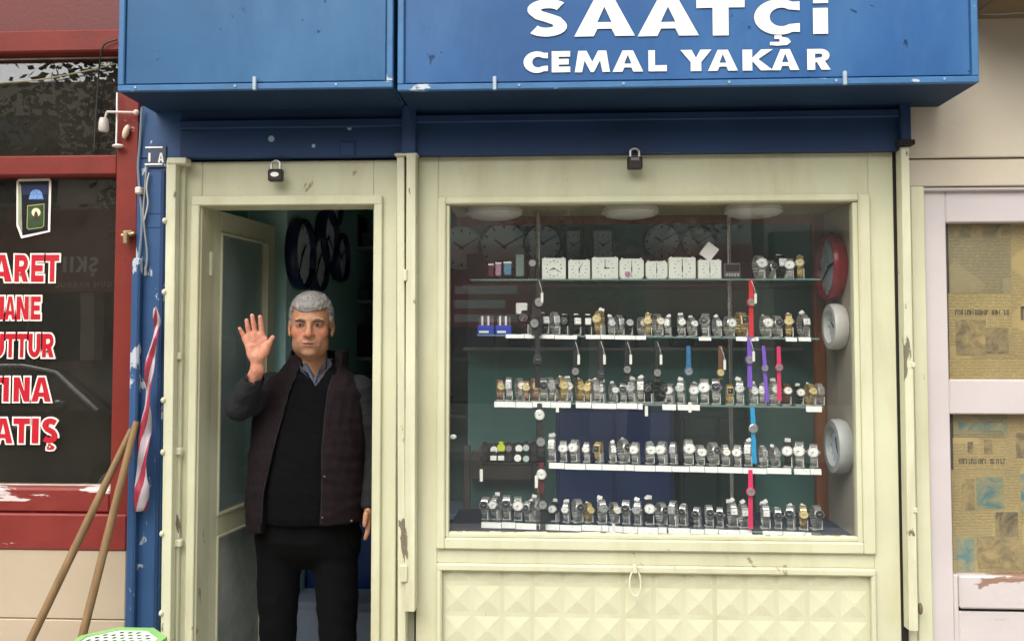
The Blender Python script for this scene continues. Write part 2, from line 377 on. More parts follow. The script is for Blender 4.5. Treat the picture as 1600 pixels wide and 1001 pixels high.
# ------------------------------------------------------------------ ground
g = MB().box(-40, 40, -4.3, 9, -.3, 0).build('pavement', mat('concrete_pavement', '#a8a39a', .8, vary=.12, bump=.3)); struct(g)
g = MB().box(-40, 40, -9.2, -4.45, -.3, -.13).build('road', mat('asphalt', (.055, .055, .055), .85, vary=.2, bump=.4)); struct(g)
g = MB().box(-40, 40, -4.45, -4.3, -.3, .004, .012).build('kerb', mat('kerb_stone', '#9b9892', .8, vary=.1, bump=.3)); struct(g)
g = MB().box(-40, 40, -40, -9.2, -.3, .002).build('pavement_opposite', MATS['concrete_pavement']); struct(g)
g = MB().box(-200, 200, -200, 200, -.6, -.34).build('ground', mat('ground_earth', (.12, .11, .09), .9)); struct(g)

# ------------------------------------------------------------------ the watch shop building
SF = thing('shop_building', 'small watch shop front with cream door and display window under blue signs', 'building', (fx(820), 0, 0))
xL, xR = fx(213), fx(1428)
def part(name, m, *boxes, parent=SF, c=.003, **k):
    mb = MB()
    for b in boxes: mb.box(*b, c)
    return mb.build(name, m, parent, **k)
zB = 0.0
part('upper_wall', WALL_R, (xL, xR, .03, .16, fz(172), 5.6))
part('roof', GREYFL, (xL - .0, xR, .03, 3.4, 5.6, 5.8))
lint = part('lintel', BLUE_DK, (fx(282), fx(1409), -.035, .14, fz(244), fz(168)))
part('lintel_ledge', BLUE_DK, (fx(284), fx(634), -.052, -.034, fz(200), fz(187)), parent=lint)
part('lintel_ledge', BLUE_DK, (fx(650), fx(1404), -.052, -.034, fz(195), fz(183)), parent=lint)
part('lintel_post', BLUE_DK, (fx(630), fx(652), -.06, -.034, fz(243), fz(168)), parent=lint)
part('lintel_post', BLUE_DK, (fx(1404), fx(1420), -.06, .02, fz(234), fz(168)), parent=lint)
# small drawn-on patch plates and screw heads on the lintel
for px, py, sx, sy in ((424, 217, 7, 6), (490, 228, 4, 4), (546, 200, 5, 3)):
    a = at(px, py, -.036); MB().lathe([(.0035 * sx / 2.2, -.002), (.0035 * sx / 2.2, .004)], (a.x, -.036, a.z), 'Y', 10).build('rivet', mat('pale_filler', '#8fb0b8', .6), lint)
part('patch_plate', BLUE_DK, (fx(533), fx(556), -.042, -.034, fz(243), fz(222)), parent=lint)
part('bracket_foot', GAPM, (fx(1398), fx(1424), -.07, -.02, fz(239), fz(231)), parent=lint)
# pilaster on the left
pil = part('pilaster', BLUE_PIL, (fx(213), fx(259), -.02, .14, 0, fz(243)), (fx(217), fx(282), -.022, .14, fz(242.8), fz(160)))
part('pilaster_groove', BLUE_DK, (fx(251), fx(257.5), -.024, -.018, .02, fz(262)), parent=pil)
for py in (330, 352): part('pilaster_joint', BLUE_DK, (fx(222), fx(258), -.0215, -.018, fz(py + 1.2), fz(py)), parent=pil)
# door case
dc = part('door_case', CREAM, (fx(277), fx(312), 0, .11, 0, fz(247)), (fx(582), fx(620), 0, .11, 0, fz(247)), (fx(312), fx(582), 0, .11, fz(318), fz(247)))
part('casing_moulding', CREAM, (fx(297), fx(310), -.014, .002, 0, fz(304)), parent=dc)
part('casing_moulding', CREAM, (fx(584), fx(597), -.014, .002, 0, fz(304)), parent=dc)
part('casing_moulding', CREAM, (fx(297.5), fx(596.5), -.0155, .001, fz(318), fz(303.5)), parent=dc)
part('casing_strip', CREAM2, (fx(278), fx(288), -.022, .002, 0, fz(250)), parent=dc)
part('threshold', mat('threshold_stone', '#8b877c', .7), (fx(300), fx(595), -.06, .16, -.02, .03), parent=dc)
# iron guide bars
def bar(name, px0t, px1t, px0b, px1b, pyt, pyb, y0, y1, m=CREAM2, parent=SF):
    zt = fz(pyt, y0); zb = max(0.0, fz(pyb, y0))
    ta, tb = at(px0t, pyt, y0).x, at(px1t, pyt, y0).x; ba, bb = at(px0b, pyb, y0).x, at(px1b, pyb, y0).x
    if fz(pyb, y0) < 0: pass
    c = .002
    V = []
    for z, a, b in ((zb, ba, bb), (zt, ta, tb)):
        V += [(a, y1, z), (a, y0 + c, z), (a + c, y0, z), (b - c, y0, z), (b, y0 + c, z), (b, y1, z)]
    F = [(k, (k + 1) % 6, 6 + (k + 1) % 6, 6 + k) for k in range(6)] + [tuple(range(6)), tuple(range(6, 12))]
    return MB().add(V, F).build(name, m, parent)
lb = bar('shutter_guide', 260, 275, 249, 264, 244, 1140, -.062, -.03)
part('guide_elbow', CREAM2, (at(261, 245, -.064).x, at(291, 245, -.064).x, -.066, -.02, fz(250, -.064), fz(240, -.064)), parent=lb)
for py in (345, 456, 625, 706, 833, 957):
    a = at(258 - (py - 345) * .009, py, -.06); MB().ball((a.x, -.06, a.z), (.009, .012, .011), 10, 6).build('hinge_lug', CREAM2, lb, True)
hb = bar('bolt_rod', 269, 275, 269, 275, 455, 860, -.03, -.012, parent=SF)
for py in (556, 705, 848):
    a = at(277, py, -.03); MB().box(a.x - .014, a.x + .014, -.036, -.01, a.z - .013, a.z + .013, .004).build('rod_clip', CREAM2, hb)
mb1 = bar('shutter_guide', 620, 631.5, 622, 634, 237, 1140, -.05, .0)
mb2 = bar('shutter_guide', 635, 649.5, 632, 648, 237, 958, -.062, -.012)
part('guide_flare', CREAM2, (at(616, 240, -.06).x, at(652, 240, -.06).x, -.06, -.02, fz(241, -.06), fz(236.5, -.06)), parent=mb2)
a = at(631, 895, -.06); part('guide_lug', CREAM2, (a.x - .012, a.x + .014, -.068, -.02, a.z - .028, a.z + .028), parent=mb2)
a = at(633, 430, -.06); part('guide_lug', CREAM2, (a.x - .006, a.x + .008, -.068, -.02, a.z - .02, a.z + .02), parent=mb2)
part('gap_shadow_strip', GAPM, (fx(631.5), fx(636), -.01, .01, 0.02, fz(246)))
rb = bar('shutter_guide', 1408, 1421, 1421, 1435, 236, 975, -.05, -.004)
for py in (570, 796):
    a = at(1424 + (py - 570) * .012, py, -.045); part('hinge_lug', CREAM2, (a.x - .003, a.x + .012, -.055, -.03, a.z - .009, a.z + .009), parent=rb)
a = at(1438, 950, -.03); MB().ball((a.x, -.03, a.z), (.008, .01, .02), 8, 6).build('rusty_hook', mat('rusty_iron', '#6b5a45', .7, vary=.3), rb, True)
part('guide_groove', GAPM, (fx(1400), fx(1412), .0, .02, .2, fz(240)))
# display window case
wc = part('window_case', CREAM, (fx(651), fx(684), 0, .11, 0, fz(243)), (fx(1361), fx(1401), 0, .11, 0, fz(243)),
          (fx(684), fx(1361), 0, .11, fz(309), fz(243)), (fx(684), fx(1361), 0, .11, fz(881), fz(857)), (fx(684), fx(1361), .03, .11, 0, fz(881)))
part('corner_gap', GAPM, (fx(649.5), fx(651.5), -.004, .05, .05, fz(246)), parent=wc)
sash = part('window_sash', CREAM, (fx(683), fx(697), -.016, .05, fz(858), fz(308)), (fx(1343), fx(1362), -.016, .05, fz(858), fz(308)),
            (fx(696.5), fx(1343.5), -.0155, .05, fz(319), fz(308.2)), (fx(696.5), fx(1343.5), -.0155, .05, fz(857.8), fz(840)), c=.005)
part('glazing_bead', CREAM, (fx(696.8), fx(702), -.006, .03, fz(839.8), fz(319.2)), (fx(1335), fx(1343.2), -.006, .03, fz(839.8), fz(319.2)),
     (fx(702), fx(1335), -.005, .03, fz(839.8), fz(833.5)), parent=sash, c=.002)
MB().box(fx(700), fx(1340), .012, .017, fz(838), fz(318)).build('window_pane', GLASS, sash)
# ragged putty along the glass
putty = MB(); rnd = random.Random(3); x = fx(702)
while x < fx(1334):
    wd = rnd.uniform(.008, .03); h = rnd.uniform(.001, .007); putty.box(x, x + wd, .004, .0115, fz(834.5), fz(834) + h, .001); x += wd * .93
putty.build('putty_line', mat('old_putty', '#d7d3b4', .7, vary=.1, bump=.4), sash)
# lower embossed panel
lp = part('lower_panel', CREAM, (fx(684), fx(1361), .012, .028, 0, fz(889)))
part('panel_moulding', CREAM, (fx(683.5), fx(692), -.013, .0135, 0, fz(889.5)), parent=lp, c=.005)
part('panel_moulding', CREAM, (fx(1354), fx(1361.5), -.013, .0135, 0, fz(889.5)), parent=lp, c=.005)
part('panel_moulding', CREAM, (fx(683.5), fx(1361.5), -.014, .0132, fz(892), fz(880.5)), parent=lp, c=.005)
pw_ = (fx(1354) - fx(692)) / 14
def boss_mesh(cut=False):
    m_ = MB(); a = pw_ * .44; b = pw_ * .06
    zt = .012 if cut else a
    V = [(-a, .0, -a), (a, 0, -a), (a, 0, zt), (-a, 0, zt), (-b, -.006, -b), (b, -.006, -b), (b, -.006, b), (-b, -.006, b)]
    m_.add(V, [(0, 1, 5, 4), (1, 2, 6, 5), (2, 3, 7, 6), (3, 0, 4, 7), (4, 5, 6, 7)])
    return m_.mesh('diamond_boss')
bm_ = boss_mesh(); bm_.materials.append(CREAM)
zr = fz(936, .012)
for r_ in range(-1, 14):
    z = zr - r_ * pw_
    if z < pw_ * .5: break
    for k in range(14):
        o = bpy.data.objects.new('diamond_boss', bm_); link(o, lp); ORIG[o] = ORIG[lp]
        o.location = Vector((fx(692) + (k + .5) * pw_, .0122, z)) - ORIG[lp]
ring = MB(); c0 = at(993, 911, -.03)
ring.tube([(c0.x + .019 * math.cos(t), -.02 + .004 * math.sin(t), c0.z - .002 + .042 * math.sin(t)) for t in [2 * math.pi * k / 20 for k in range(21)]], .0032, 8)
ring.build('ring_pull', CREAM2, lp, True)
a = at(992, 889, -.02); MB().box(a.x - .008, a.x + .008, -.028, .0, a.z - .012, a.z + .014, .003).build('ring_staple', CREAM2, lp)
# interior shell
YB = 2.35; zc_ = 2.75; xi0, xi1 = -1.34, xR
part('interior_side_wall', TEAL, (xi0 - .1, xi0, .11, YB, 0, zc_))
part('interior_side_wall', mat('pale_teal_wall', '#b3d8d0', .75, vary=.1, vscale=2, bump=.15), (xi0, -1.165, .68, YB, .02, zc_))
XW = -1.165
part('interior_side_wall', TEAL, (xi1, xi1 + .1, .11, YB, 0, zc_))
part('interior_back_wall', TEAL, (xi0 - .1, xi1 + .1, YB, YB + .1, 0, zc_))
XP_ = -.42; YP = 1.12
part('partition_wall', TEAL, (XP_, xi1, YP, YP + .06, .02, zc_), (XP_, XP_ + .06, YP + .06, YB, .02, zc_))
part('interior_ceiling', mat('interior_ceiling_white', '#c9c6b8', .8), (xi0 - .1, xi1 + .1, .11, YB + .1, zc_, zc_ + .1))
part('interior_floor', GREYFL, (xi0 - .1, xi1 + .1, .1, YB, .0, .02))
part('front_inner_wall', TEAL, (xi0 - .1, fx(277), .0, .112, 0, zc_), (fx(277), xR, .05, .112, fz(243), zc_))
part('mullion_post', CREAM2, (fx(620), fx(651), .02, .112, 0, fz(243)))
part('mullion_post', CREAM2, (fx(1401), xR, .012, .112, 0, fz(236)))

# the open door leaf, hinged on the left, swung inwards
H0 = Vector((at(318, 560, .09).x, .09, 0)); E0 = at(421, 560, .60); E0.z = 0
dv = (E0 - H0); DW = dv.length; ang = math.atan2(dv.y, dv.x)
DM = Matrix.Translation(H0) @ Matrix.Rotation(ang, 4, 'Z')
zt = fz(321, .09); t2 = .02
def dpart(name, m, boxes, parent, c=.003):
    mb = MB()
    for b in boxes: mb.box(*b, c)
    return mb.xf(DM).build(name, m, parent)
zmid = at(340, 822, .12).z
door = dpart('door', CREAM, [(0, .075, -t2, t2, .03, zt), (DW - .075, DW, -t2, t2, .03, zt), (.075, DW - .075, -t2, t2, zt - .085, zt), (.075, DW - .075, -t2, t2, zmid - .05, zmid + .035), (.075, DW - .075, -t2, t2, .03, .16)], SF)
dpart('door_moulding', CREAM, [(.068, .08, -t2 - .008, -t2 + .001, zmid + .03, zt - .08), (DW - .08, DW - .068, -t2 - .008, -t2 + .001, zmid + .03, zt - .08), (.07, DW - .07, -t2 - .007, -t2 + .001, zmid + .028, zmid + .04), (.07, DW - .07, -t2 - .007, -t2 + .001, zt - .09, zt - .078)], door)
dpart('door_moulding', CREAM, [(.068, .08, -t2 - .008, -t2 + .001, .15, zmid - .045), (.07, DW - .07, -t2 - .007, -t2 + .001, zmid - .055, zmid - .043), (.07, DW - .07, -t2 - .007, -t2 + .001, .15, .165)], door)
dpart('pane', GLASS_D, [(.07, DW - .07, -.003, .003, zmid + .03, zt - .08)], door, 0)
dpart('frosted_pane', GLASS_FR, [(.07, DW - .07, -.003, .003, .155, zmid - .045)], door, 0)
dpart('hinge', CREAM2, [(-.014, .004, -t2 - .012, t2, zt - .25, zt - .16)], door)
dpart('hinge', CREAM2, [(-.014, .004, -t2 - .012, t2, .4, .5)], door)
dpart('handle', STEEL, [(DW - .05, DW - .02, -t2 - .006, -t2, 1.0, 1.16), (DW - .15, DW - .03, -t2 - .03, -t2 - .018, 1.06, 1.075)], door)

# ------------------------------------------------------------------ sign boxes
YS = -.28
def sign_box(label, p0, p1, pbl, pbr, clips, BLUE):
    x0, x1 = fx(p0, YS, 100), fx(p1, YS, 100); zb = fz((pbl + pbr) / 2, YS, (p0 + p1) / 2); zt = 3.02
    s = thing('sign_box', label, 'shop sign', (x0 * .5 + x1 * .5, 0, zb), 'blue sheet metal sign boxes above the shop')
    MB().box(x0, x1, YS + .006, .028, zb, zt, .004).build('box_body', BLUE, s)
    e = .017
    for b in ((x0 - .001, x1 + .001, zb - .004, zb + e), (x0 - .001, x1 + .001, zt - e, zt + .004)):
        MB().box(b[0], b[1], YS - .007, YS + .01, b[2], b[3], .003).build('edge_strip', BLUE_EDGE, s)
    for b in ((x0 - .001, x0 + e * 1.15), (x1 - e * 1.15, x1 + .001)):
        MB().box(b[0], b[1], YS - .0065, YS + .0095, zb + e, zt - e, .003).build('edge_strip', BLUE_EDGE, s)
    MB().box(x0 + .003, x1 - .003, YS + .008, .026, zb - .0045, zb - .0005).build('underside', mat('shade_navy_sheet', '#1c3048', .6, vary=.25, vscale=3, bump=.2, spec=.2), s)  # darker navy puts the shade under the box into the sheet's colour
    for k_ in range(int((x1 - x0) / .33) + 1):
        for zz in (zb + e * .5, zt - e * .5): MB().lathe([(.004, -.0095), (.004, -.006)], (x0 + .06 + k_ * .33, YS, zz), 'Y', 8).build('screw', MATS.get('dull_zinc') or mat('dull_zinc', '#93a0aa', .5, metal=.4, vary=.2), s)
    MB().box(x0 + e * 1.15 + .004, x1 - e * 1.15 - .004, YS, YS + .008, zb + e + .004, zt - e - .004, .002).build('face_panel', BLUE, s)
    for cp in clips:
        a = at(cp, pbl - 6, YS - .01)
        MB().box(a.x - .006, a.x + .006, YS - .017, YS - .005, zb - .008, zb + .036, .002).build('clip', mat('dull_zinc', '#93a0aa', .5, metal=.4, vary=.2), s)
    return s
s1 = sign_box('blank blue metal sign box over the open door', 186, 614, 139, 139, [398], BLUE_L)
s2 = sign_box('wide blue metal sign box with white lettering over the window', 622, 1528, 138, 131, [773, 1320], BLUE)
YT = YS - .0035
cv = lambda px, py: (at(px, py, YT).x, at(px, py, YT).z)
rw1 = [('S', 822, 888, 0, 57), ('A', 897, 992, 0, 56), ('A', 996, 1092, 0, 55.5), ('T', 1088, 1164, 0, 55), ('Ç', 1178, 1250, 0, 54), ('I', 1270, 1294, 13, 53), ('I', 1270, 1294, -10, 5)]
letters(MB(), [r_[:5] + ((.17,) if r_[0] in 'AÇSC' else (.165,)) for r_ in rw1], YT, cv).build('lettering', WHITE_L, s2)
rw2 = [('C', 818, 856, 81, 114), ('E', 862, 891, 80.5, 113), ('M', 898, 953, 80, 112.5), ('A', 957, 1005, 79.5, 112), ('L', 1013, 1042, 79, 111.5), ('Y', 1063, 1112, 78.5, 111), ('A', 1106, 1153, 78.5, 110.5), ('K', 1160, 1208, 78, 110), ('A', 1205, 1249, 77.5, 109.5), ('R', 1261, 1298, 77, 109)]
letters(MB(), [r_[:5] + (({'M': .13, 'R': .17, 'C': .18, 'E': .19, 'L': .18, 'K': .16}).get(r_[0], .17),) for r_ in rw2], YT, cv).build('lettering', WHITE_L, s2)

# ------------------------------------------------------------------ number plate, padlocks, cables
a0 = at(229, 262, -.026); a1 = at(260, 228, -.026)
np_ = thing('number_plate', 'small weathered house number plate at top of blue pilaster', 'sign', (a0.x * .5 + a1.x * .5, -.022, a0.z))
MB().box(a0.x, a1.x, -.028, -.0215, a0.z, a1.z, .002).build('plate', mat('plate_blue_grey', '#3c4656', .5, vary=.3, vscale=20, chips=('#b9bcc0', .36, 40, (1, 1, 1))), np_)
cv2 = lambda px, py: (at(px, py, -.029).x, at(px, py, -.029).z)
letters(MB(), [('I', 232, 235, 239, 253, .5), ('A', 247, 256, 239, 254, .17)], -.0295, cv2).build('digits', WHITE_L, np_)
MB().box(cv2(231, 0)[0], cv2(258, 0)[0], -.0292, -.0285, cv2(0, 234)[1], cv2(0, 232)[1]).box(cv2(231, 0)[0], cv2(258, 0)[0], -.0292, -.0285, cv2(0, 260)[1], cv2(0, 258)[1]).build('print_line', PAPER_TAG, np_)
def padlock(px, py, label, sticker):
    c = at(px, py, -.05)
    t = thing('padlock', label, 'padlock', (c.x, -.04, c.z - .025), 'closed padlocks on the shutter edge')
    MB().box(c.x - .026, c.x + .026, -.056, -.03, c.z - .023, c.z + .02, .005).build('lock_body', mat('dark_lock_metal', '#3a302d', .4, metal=.5, vary=.2), t)
    MB().tube([(c.x - .015, -.043, c.z + .018), (c.x - .015, -.043, c.z + .036)] + [(c.x + .015 * math.cos(q), -.043, c.z + .036 + .014 * math.sin(q)) for q in [math.pi - math.pi * k / 8 for k in range(9)]] + [(c.x + .015, -.043, c.z + .018)], .0042, 8).build('shackle', STEEL, t, True)
    if sticker: MB().lathe([(.011, -.0575), (.011, -.055)], (0, 0, 0), 'Y', 14).xf(Matrix.Translation((c.x, 0, c.z)) @ Matrix.Diagonal((1.35, 1, .75, 1))).build('maker_badge', WHITE_P, t)
    else: MB().box(c.x - .014, c.x + .014, -.0575, -.055, c.z + .006, c.z + .016).build('maker_badge', mat('grey_badge', '#77716c', .5), t)
padlock(430, 273, 'dark padlock with white oval badge above the open door', True)
padlock(992, 254, 'dark padlock with grey badge above the display window', False)
def cable(pts, r, m, label, name='cable'):
    P = [at(px, py, Y) for px, py, Y in pts]
    # smooth
    Q = []
    for i in range(len(P) - 1):
        p0, p1, p2, p3 = P[max(0, i - 1)], P[i], P[i + 1], P[min(len(P) - 1, i + 2)]
        for k in range(6):
            t = k / 6; Q.append(.5 * ((2 * p1) + (p2 - p0) * t + (2 * p0 - 5 * p1 + 4 * p2 - p3) * t * t + (3 * p1 - p0 - 3 * p2 + p3) * t ** 3))
    Q.append(P[-1])
    return tag(MB().tube(Q, r, 6).build(name, m, None, True), label, 'cable')
GREYC = mat('grey_cable', '#8c8a84', .6); 
cable([(222, 168, -.04), (219, 220, -.03), (216, 262, -.03), (219, 305, -.03), (222, 350, -.03), (216, 420, -.03), (214, 470, -.028)], .0045, mat('blue_grey_cable', '#6f7f8c', .6), 'grey blue cable down the edge of the blue pilaster')
cable([(229, 262, -.03), (226, 300, -.034), (224, 330, -.034), (226, 360, -.034), (230, 400, -.03), (226, 430, -.03)], .003, GREYC, 'thin grey cable hanging below the number plate')
cable([(233, 270, -.03), (229, 292, -.036), (231, 318, -.034), (225, 345, -.034)], .0025, mat('pale_cable', '#b8b2a4', .6), 'short pale cable twisted beside the blue pilaster')
a = at(218, 298, -.035); tag(MB().box(a.x - .011, a.x + .011, -.05, -.02, a.z - .012, a.z + .012, .004).build('cable_clamp', mat('pale_ceramic', '#c9c0b4', .5)), 'small pale clamp holding the pilaster cables', 'clamp')
a0, a1 = at(226, 500, -.035), at(226, 1000, -.035)
part('blue_pipe', BLUE_PIL, (fx(213), fx(226), -.05, -.02, .01, fz(402)), c=.006)
cable([(1529, 21, -.05), (1560, 22, -.06), (1610, 19, -.06), (1700, 20, -.06)], .004, GREYC, 'thin wire across the pale wall right of the blue sign')

# ------------------------------------------------------------------ red shop on the left
RS = thing('neighbour_shop_building', 'dark glazed shop with red painted frame left of the blue pilaster', 'building', (fx(-60), 0, 0))
YL = .045; lx0 = -3.6
part('upper_wall', RED_DK, (lx0, xL - .001, .02, .16, fz(30), 5.6), parent=RS)
part('fascia_board', RED, (lx0, fx(184), -.02, .10, fz(71), fz(36)), parent=RS, c=.006)
part('fascia_board', RED_DK, (lx0, fx(184), .0, .10, fz(36), fz(-40)), parent=RS)
part('stile', RED, (fx(178.5), xL - .002, -.012, .10, fz(866), fz(30)), parent=RS)
part('transom', RED, (lx0, fx(178.4), -.006, .10, fz(267), fz(235)), parent=RS, c=.006)
part('window_bottom_rail', RED_PEEL, (lx0, fx(178.4), -.01, .10, fz(808), fz(768)), parent=RS, c=.008)
part('sill_board', RED_PEEL, (lx0, fx(208), -.024, .10, fz(866), fz(808.5)), parent=RS, c=.005)
part('kick_panel', TILE_BEIGE, (lx0, fx(207), -.018, .10, fz(976), fz(866.5)), parent=RS)
part('kick_panel', TILE_BEIGE, (lx0, fx(207), -.018, .10, 0, fz(977.5)), parent=RS)
up = MB().box(lx0, fx(181), YL, YL + .005, fz(235), fz(71)).build('upper_window_pane', GLASS_L, RS)
lw_ = MB().box(lx0, fx(178.5), YL, YL + .005, fz(768), fz(267)).build('window_pane', GLASS_L, RS)
part('glazing_bead', mat('pale_old_putty', '#a89f8c', .8, vary=.3, vscale=20), (lx0, fx(178), YL - .012, YL - .001, fz(769), fz(765.5)), parent=RS)
part('glazing_bead', MATS['pale_old_putty'], (lx0, fx(180), YL - .012, YL - .001, fz(74.5), fz(71.5)), parent=RS)
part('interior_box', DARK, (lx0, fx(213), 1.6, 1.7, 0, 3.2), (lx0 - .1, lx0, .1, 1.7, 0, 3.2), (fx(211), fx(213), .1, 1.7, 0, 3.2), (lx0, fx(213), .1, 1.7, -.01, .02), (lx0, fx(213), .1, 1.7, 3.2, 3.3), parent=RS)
part('side_wall', RED_DK, (lx0 - 6, lx0, .0, .2, 0, 5.6), parent=RS)
# latch on the stile
la = at(203, 366, -.02)
lt = MB().box(la.x - .018, la.x + .016, -.04, -.012, la.z - .008, la.z + .012, .004).box(la.x - .01, la.x + .004, -.052, -.03, la.z - .036, la.z + .004, .003).tube([(la.x - .022, -.035, la.z - .006), (la.x + .024, -.035, la.z + .002)], .006, 8)
lt.build('latch', mat('worn_brass_latch', '#a58d6a', .4, metal=.6, vary=.3, vscale=40), RS)
# sticker letters
YK = YL - .0025
cl = lambda px, py: (at(px, py, YK).x, at(px, py, YK).z)
words = [('lettering', [('A', -14, 18.5, 398, 440), ('R', 23.5, 44, 398, 440), ('E', 49.5, 68, 398, 440), ('T', 71.5, 92, 398, 440)]),
         ('lettering', [('H', -18, 6, 463, 499), ('A', 8, 24, 463, 499), ('N', 26.5, 44.5, 463, 499), ('E', 49, 63, 463, 499)]),
         ('lettering', [('U', -14, 6, 521, 558), ('T', 8.5, 24, 521, 558), ('T', 26.5, 42, 521, 558), ('U', 45, 63, 521, 558), ('R', 66.5, 84, 521, 558)]),
         ('lettering', [('T', -15, 3, 589, 627), ('I', 6, 13.5, 589, 627), ('N', 22, 46, 589, 627), ('A', 50, 79.5, 589, 627)]),
         ('lettering', [('A', -10, 19.5, 653, 692), ('T', 21.5, 46, 653, 692), ('I', 50.5, 60, 653, 692), ('Ş', 65.5, 91, 653, 692)])]
RED_ST = mat('red_sticker', '#b3202d', .35, vary=.06, bump=.03); WHITE_ST = mat('white_sticker', '#efe3d6', .4, vary=.04, bump=.03)
for nm, items in words:
    o = letters(MB(), [i + (.165,) for i in items], YK, cl, g=.0058).build('lettering_outline', WHITE_ST, lw_)
    letters(MB(), [i + (.165,) for i in items], YK - .0012, cl).build('lettering', RED_ST, lw_)
# cigarette packet sticker
def fig(name, pts, Y, m, parent, g=0):
    lp_ = [cl(*p) for p in pts]
    if g: lp_ = grow(lp_, g)
    return MB().sheet([lp_], Y).build(name, m, parent)
PK = fig('packet_sticker', [(27, 284), (30, 281), (76, 280), (79, 283), (77, 361), (34, 371), (27, 352)], YK, WHITE_ST, RS, .003)
fig('packet_side', [(28.5, 285), (33.5, 290), (35, 367), (28.5, 350)], YK - .0006, mat('packet_grey', '#8f9473', .4, vary=.3, vscale=30), PK)
fig('packet_front', [(29, 284), (76.5, 283), (75, 360), (35, 368), (33.5, 291)], YK - .001, mat('packet_black', '#10131c', .35), PK)
fig('packet_band', [(33, 290), (76, 289), (76, 303), (34, 305)], YK - .0014, mat('packet_navy', '#1c2547', .4), PK)
fig('packet_emblem', [(46, 309)] + [(57 + 10 * math.cos(R(180 - k * 18)), 306 - 10 * math.sin(R(180 - k * 18))) for k in range(11)] + [(68, 309), (69, 311.5), (45, 311.5)], YK - .0018, mat('packet_blue', '#6f93c8', .4, vary=.4, vscale=120), PK)
fig('packet_frame', [(43, 321), (70, 318), (69.5, 353), (66, 356), (45, 359), (42, 356)], YK - .0018, mat('packet_gold', '#9a9858', .4), PK)
fig('packet_label', [(44.2, 322.5), (68.8, 319.6), (68.3, 352.3), (65.5, 354.8), (45.4, 357.5), (43.4, 355)], YK - .0022, mat('packet_green', '#2e4424', .4, vary=.3, vscale=60), PK)
fig('packet_roundel', [(57 + 7 * math.cos(R(k * 24)), 332 - 7 * math.sin(R(k * 24))) for k in range(15)], YK - .0026, mat('packet_cream', '#d9cfa4', .4), PK)
fig('packet_figure', [(53, 344), (54.5, 334), (57, 329), (59.5, 334), (62, 344)], YK - .003, mat('packet_brown', '#3d3022', .4), PK)
# bulb holder rod, string and cotton bits on the red stile
rdl = thing('wall_bracket', 'thin pale rod with hanging bulb holder on red frame', 'bracket', at(210, 176, -.03))
p0, p1 = at(167, 175, -.05), at(213, 176, -.03)
MB().tube([p0, p1], .0045, 8).build('rod', mat('pale_rod', '#c9b6ac', .5), rdl, True)
MB().ball(p1, .011, 10, 6).build('rod_end', MATS['pale_rod'], rdl, True)
q = at(164, 190, -.05)
MB().tube([(p0.x, -.05, p0.z), (q.x, -.05, q.z + .01)], .004, 8).lathe([(.013, .012), (.016, 0), (.018, -.028), (.014, -.036)], (q.x - .004, -.05, q.z), 'Z', 14).build('bulb_holder', mat('dusty_white_plastic', '#b5afa4', .5, vary=.2, vscale=30), rdl, True)
st = thing('window_cord', 'white cord hanging beside the upper dark window', 'cord', at(182, 228, -.03))
MB().tube([at(183, 145, -.03), at(182.5, 190, -.034), at(181.5, 228, -.03)], .003, 6).build('cord', WHITE_P, st, True)
a = at(184, 228, -.03); MB().ball(a, (.022, .012, .007), 10, 6).build('cord_cleat', MATS['pale_ceramic'], st, True)
a = at(197, 206, -.026); tag(MB().ball((0, 0, 0), (.011, .012, .026), 10, 8).xf(Matrix.Translation(a) @ Matrix.Rotation(R(18), 4, 'Y')).build('cotton_wad', mat('cream_wad', '#d9bfa8', .9, vary=.2, bump=.5), None, True), 'pale lump stuck on red stile beside cord', 'fitting')
cable([(-60, 137, .03), (0, 130, .028), (60, 125, .028), (130, 112, .028), (180, 100, .02)], .0028, mat('olive_string', '#8a8262', .7), 'slack string across the upper dark window', 'string')
cable([(183, 62, -.03), (163, 70, -.03), (157, 90, -.02), (154, 120, .02), (150, 180, .03), (147, 236, .03)], .003, mat('black_wire', '#2a2624', .6), 'black wire curving down in front of upper window', 'wire')

# ------------------------------------------------------------------ pale neighbour on the right
NB = thing('pale_neighbour_building', 'pale plastered building with peeling white door right of the shop', 'building', (fx(1560), 0, 0))
rx1 = 4.2
part('upper_wall', WALL_R, (fx(1421), rx1, -.004, .16, fz(253), 5.6), parent=NB)
part('roof', GREYFL, (xR, rx1, .03, 3.4, 5.6, 5.8), parent=NB)
part('beam', WALL_R, (fx(1425), rx1, .004, .16, fz(296), fz(255)), parent=NB)
part('door_case', CREAM, (fx(1428), fx(1450), .002, .16, 0, fz(296)), parent=NB)
part('door_case', WALL_R, (fx(1850), rx1, .002, .16, 0, fz(296)), parent=NB)
part('eave', mat('brown_soffit', '#6b5a40', .8), (fx(1532, -.1, 10), rx1, -.35, -.006, fz(14, -.1, 1560), fz(14, -.1, 1560) + .06), parent=NB)
nd = part('door', WHITE_D, (fx(1450.5), fx(1489), .03, .09, 0, fz(300)), (fx(1489), fx(1850), .03, .09, fz(350), fz(300)), (fx(1489), fx(1850), .03, .09, fz(645), fz(592)), parent=NB, c=.004)
part('door_rebate', WHITE_D, (fx(1450.5), fx(1850), .012, .032, fz(302), fz(297)), parent=nd)
part('peeling_rail', WHITE_PEEL, (fx(1497), fx(1850), .024, .09, fz(944), fz(893)), parent=nd, c=.006)
part('door_lower_panel', WHITE_PEEL, (fx(1497), fx(1850), .034, .09, 0, fz(949)), parent=nd)
part('door_groove', GAPM, (fx(1497), fx(1850), .04, .05, fz(950), fz(943)), parent=nd)
part('stile_edge', WHITE_D, (fx(1489), fx(1497), .034, .09, 0, fz(893)), parent=nd)
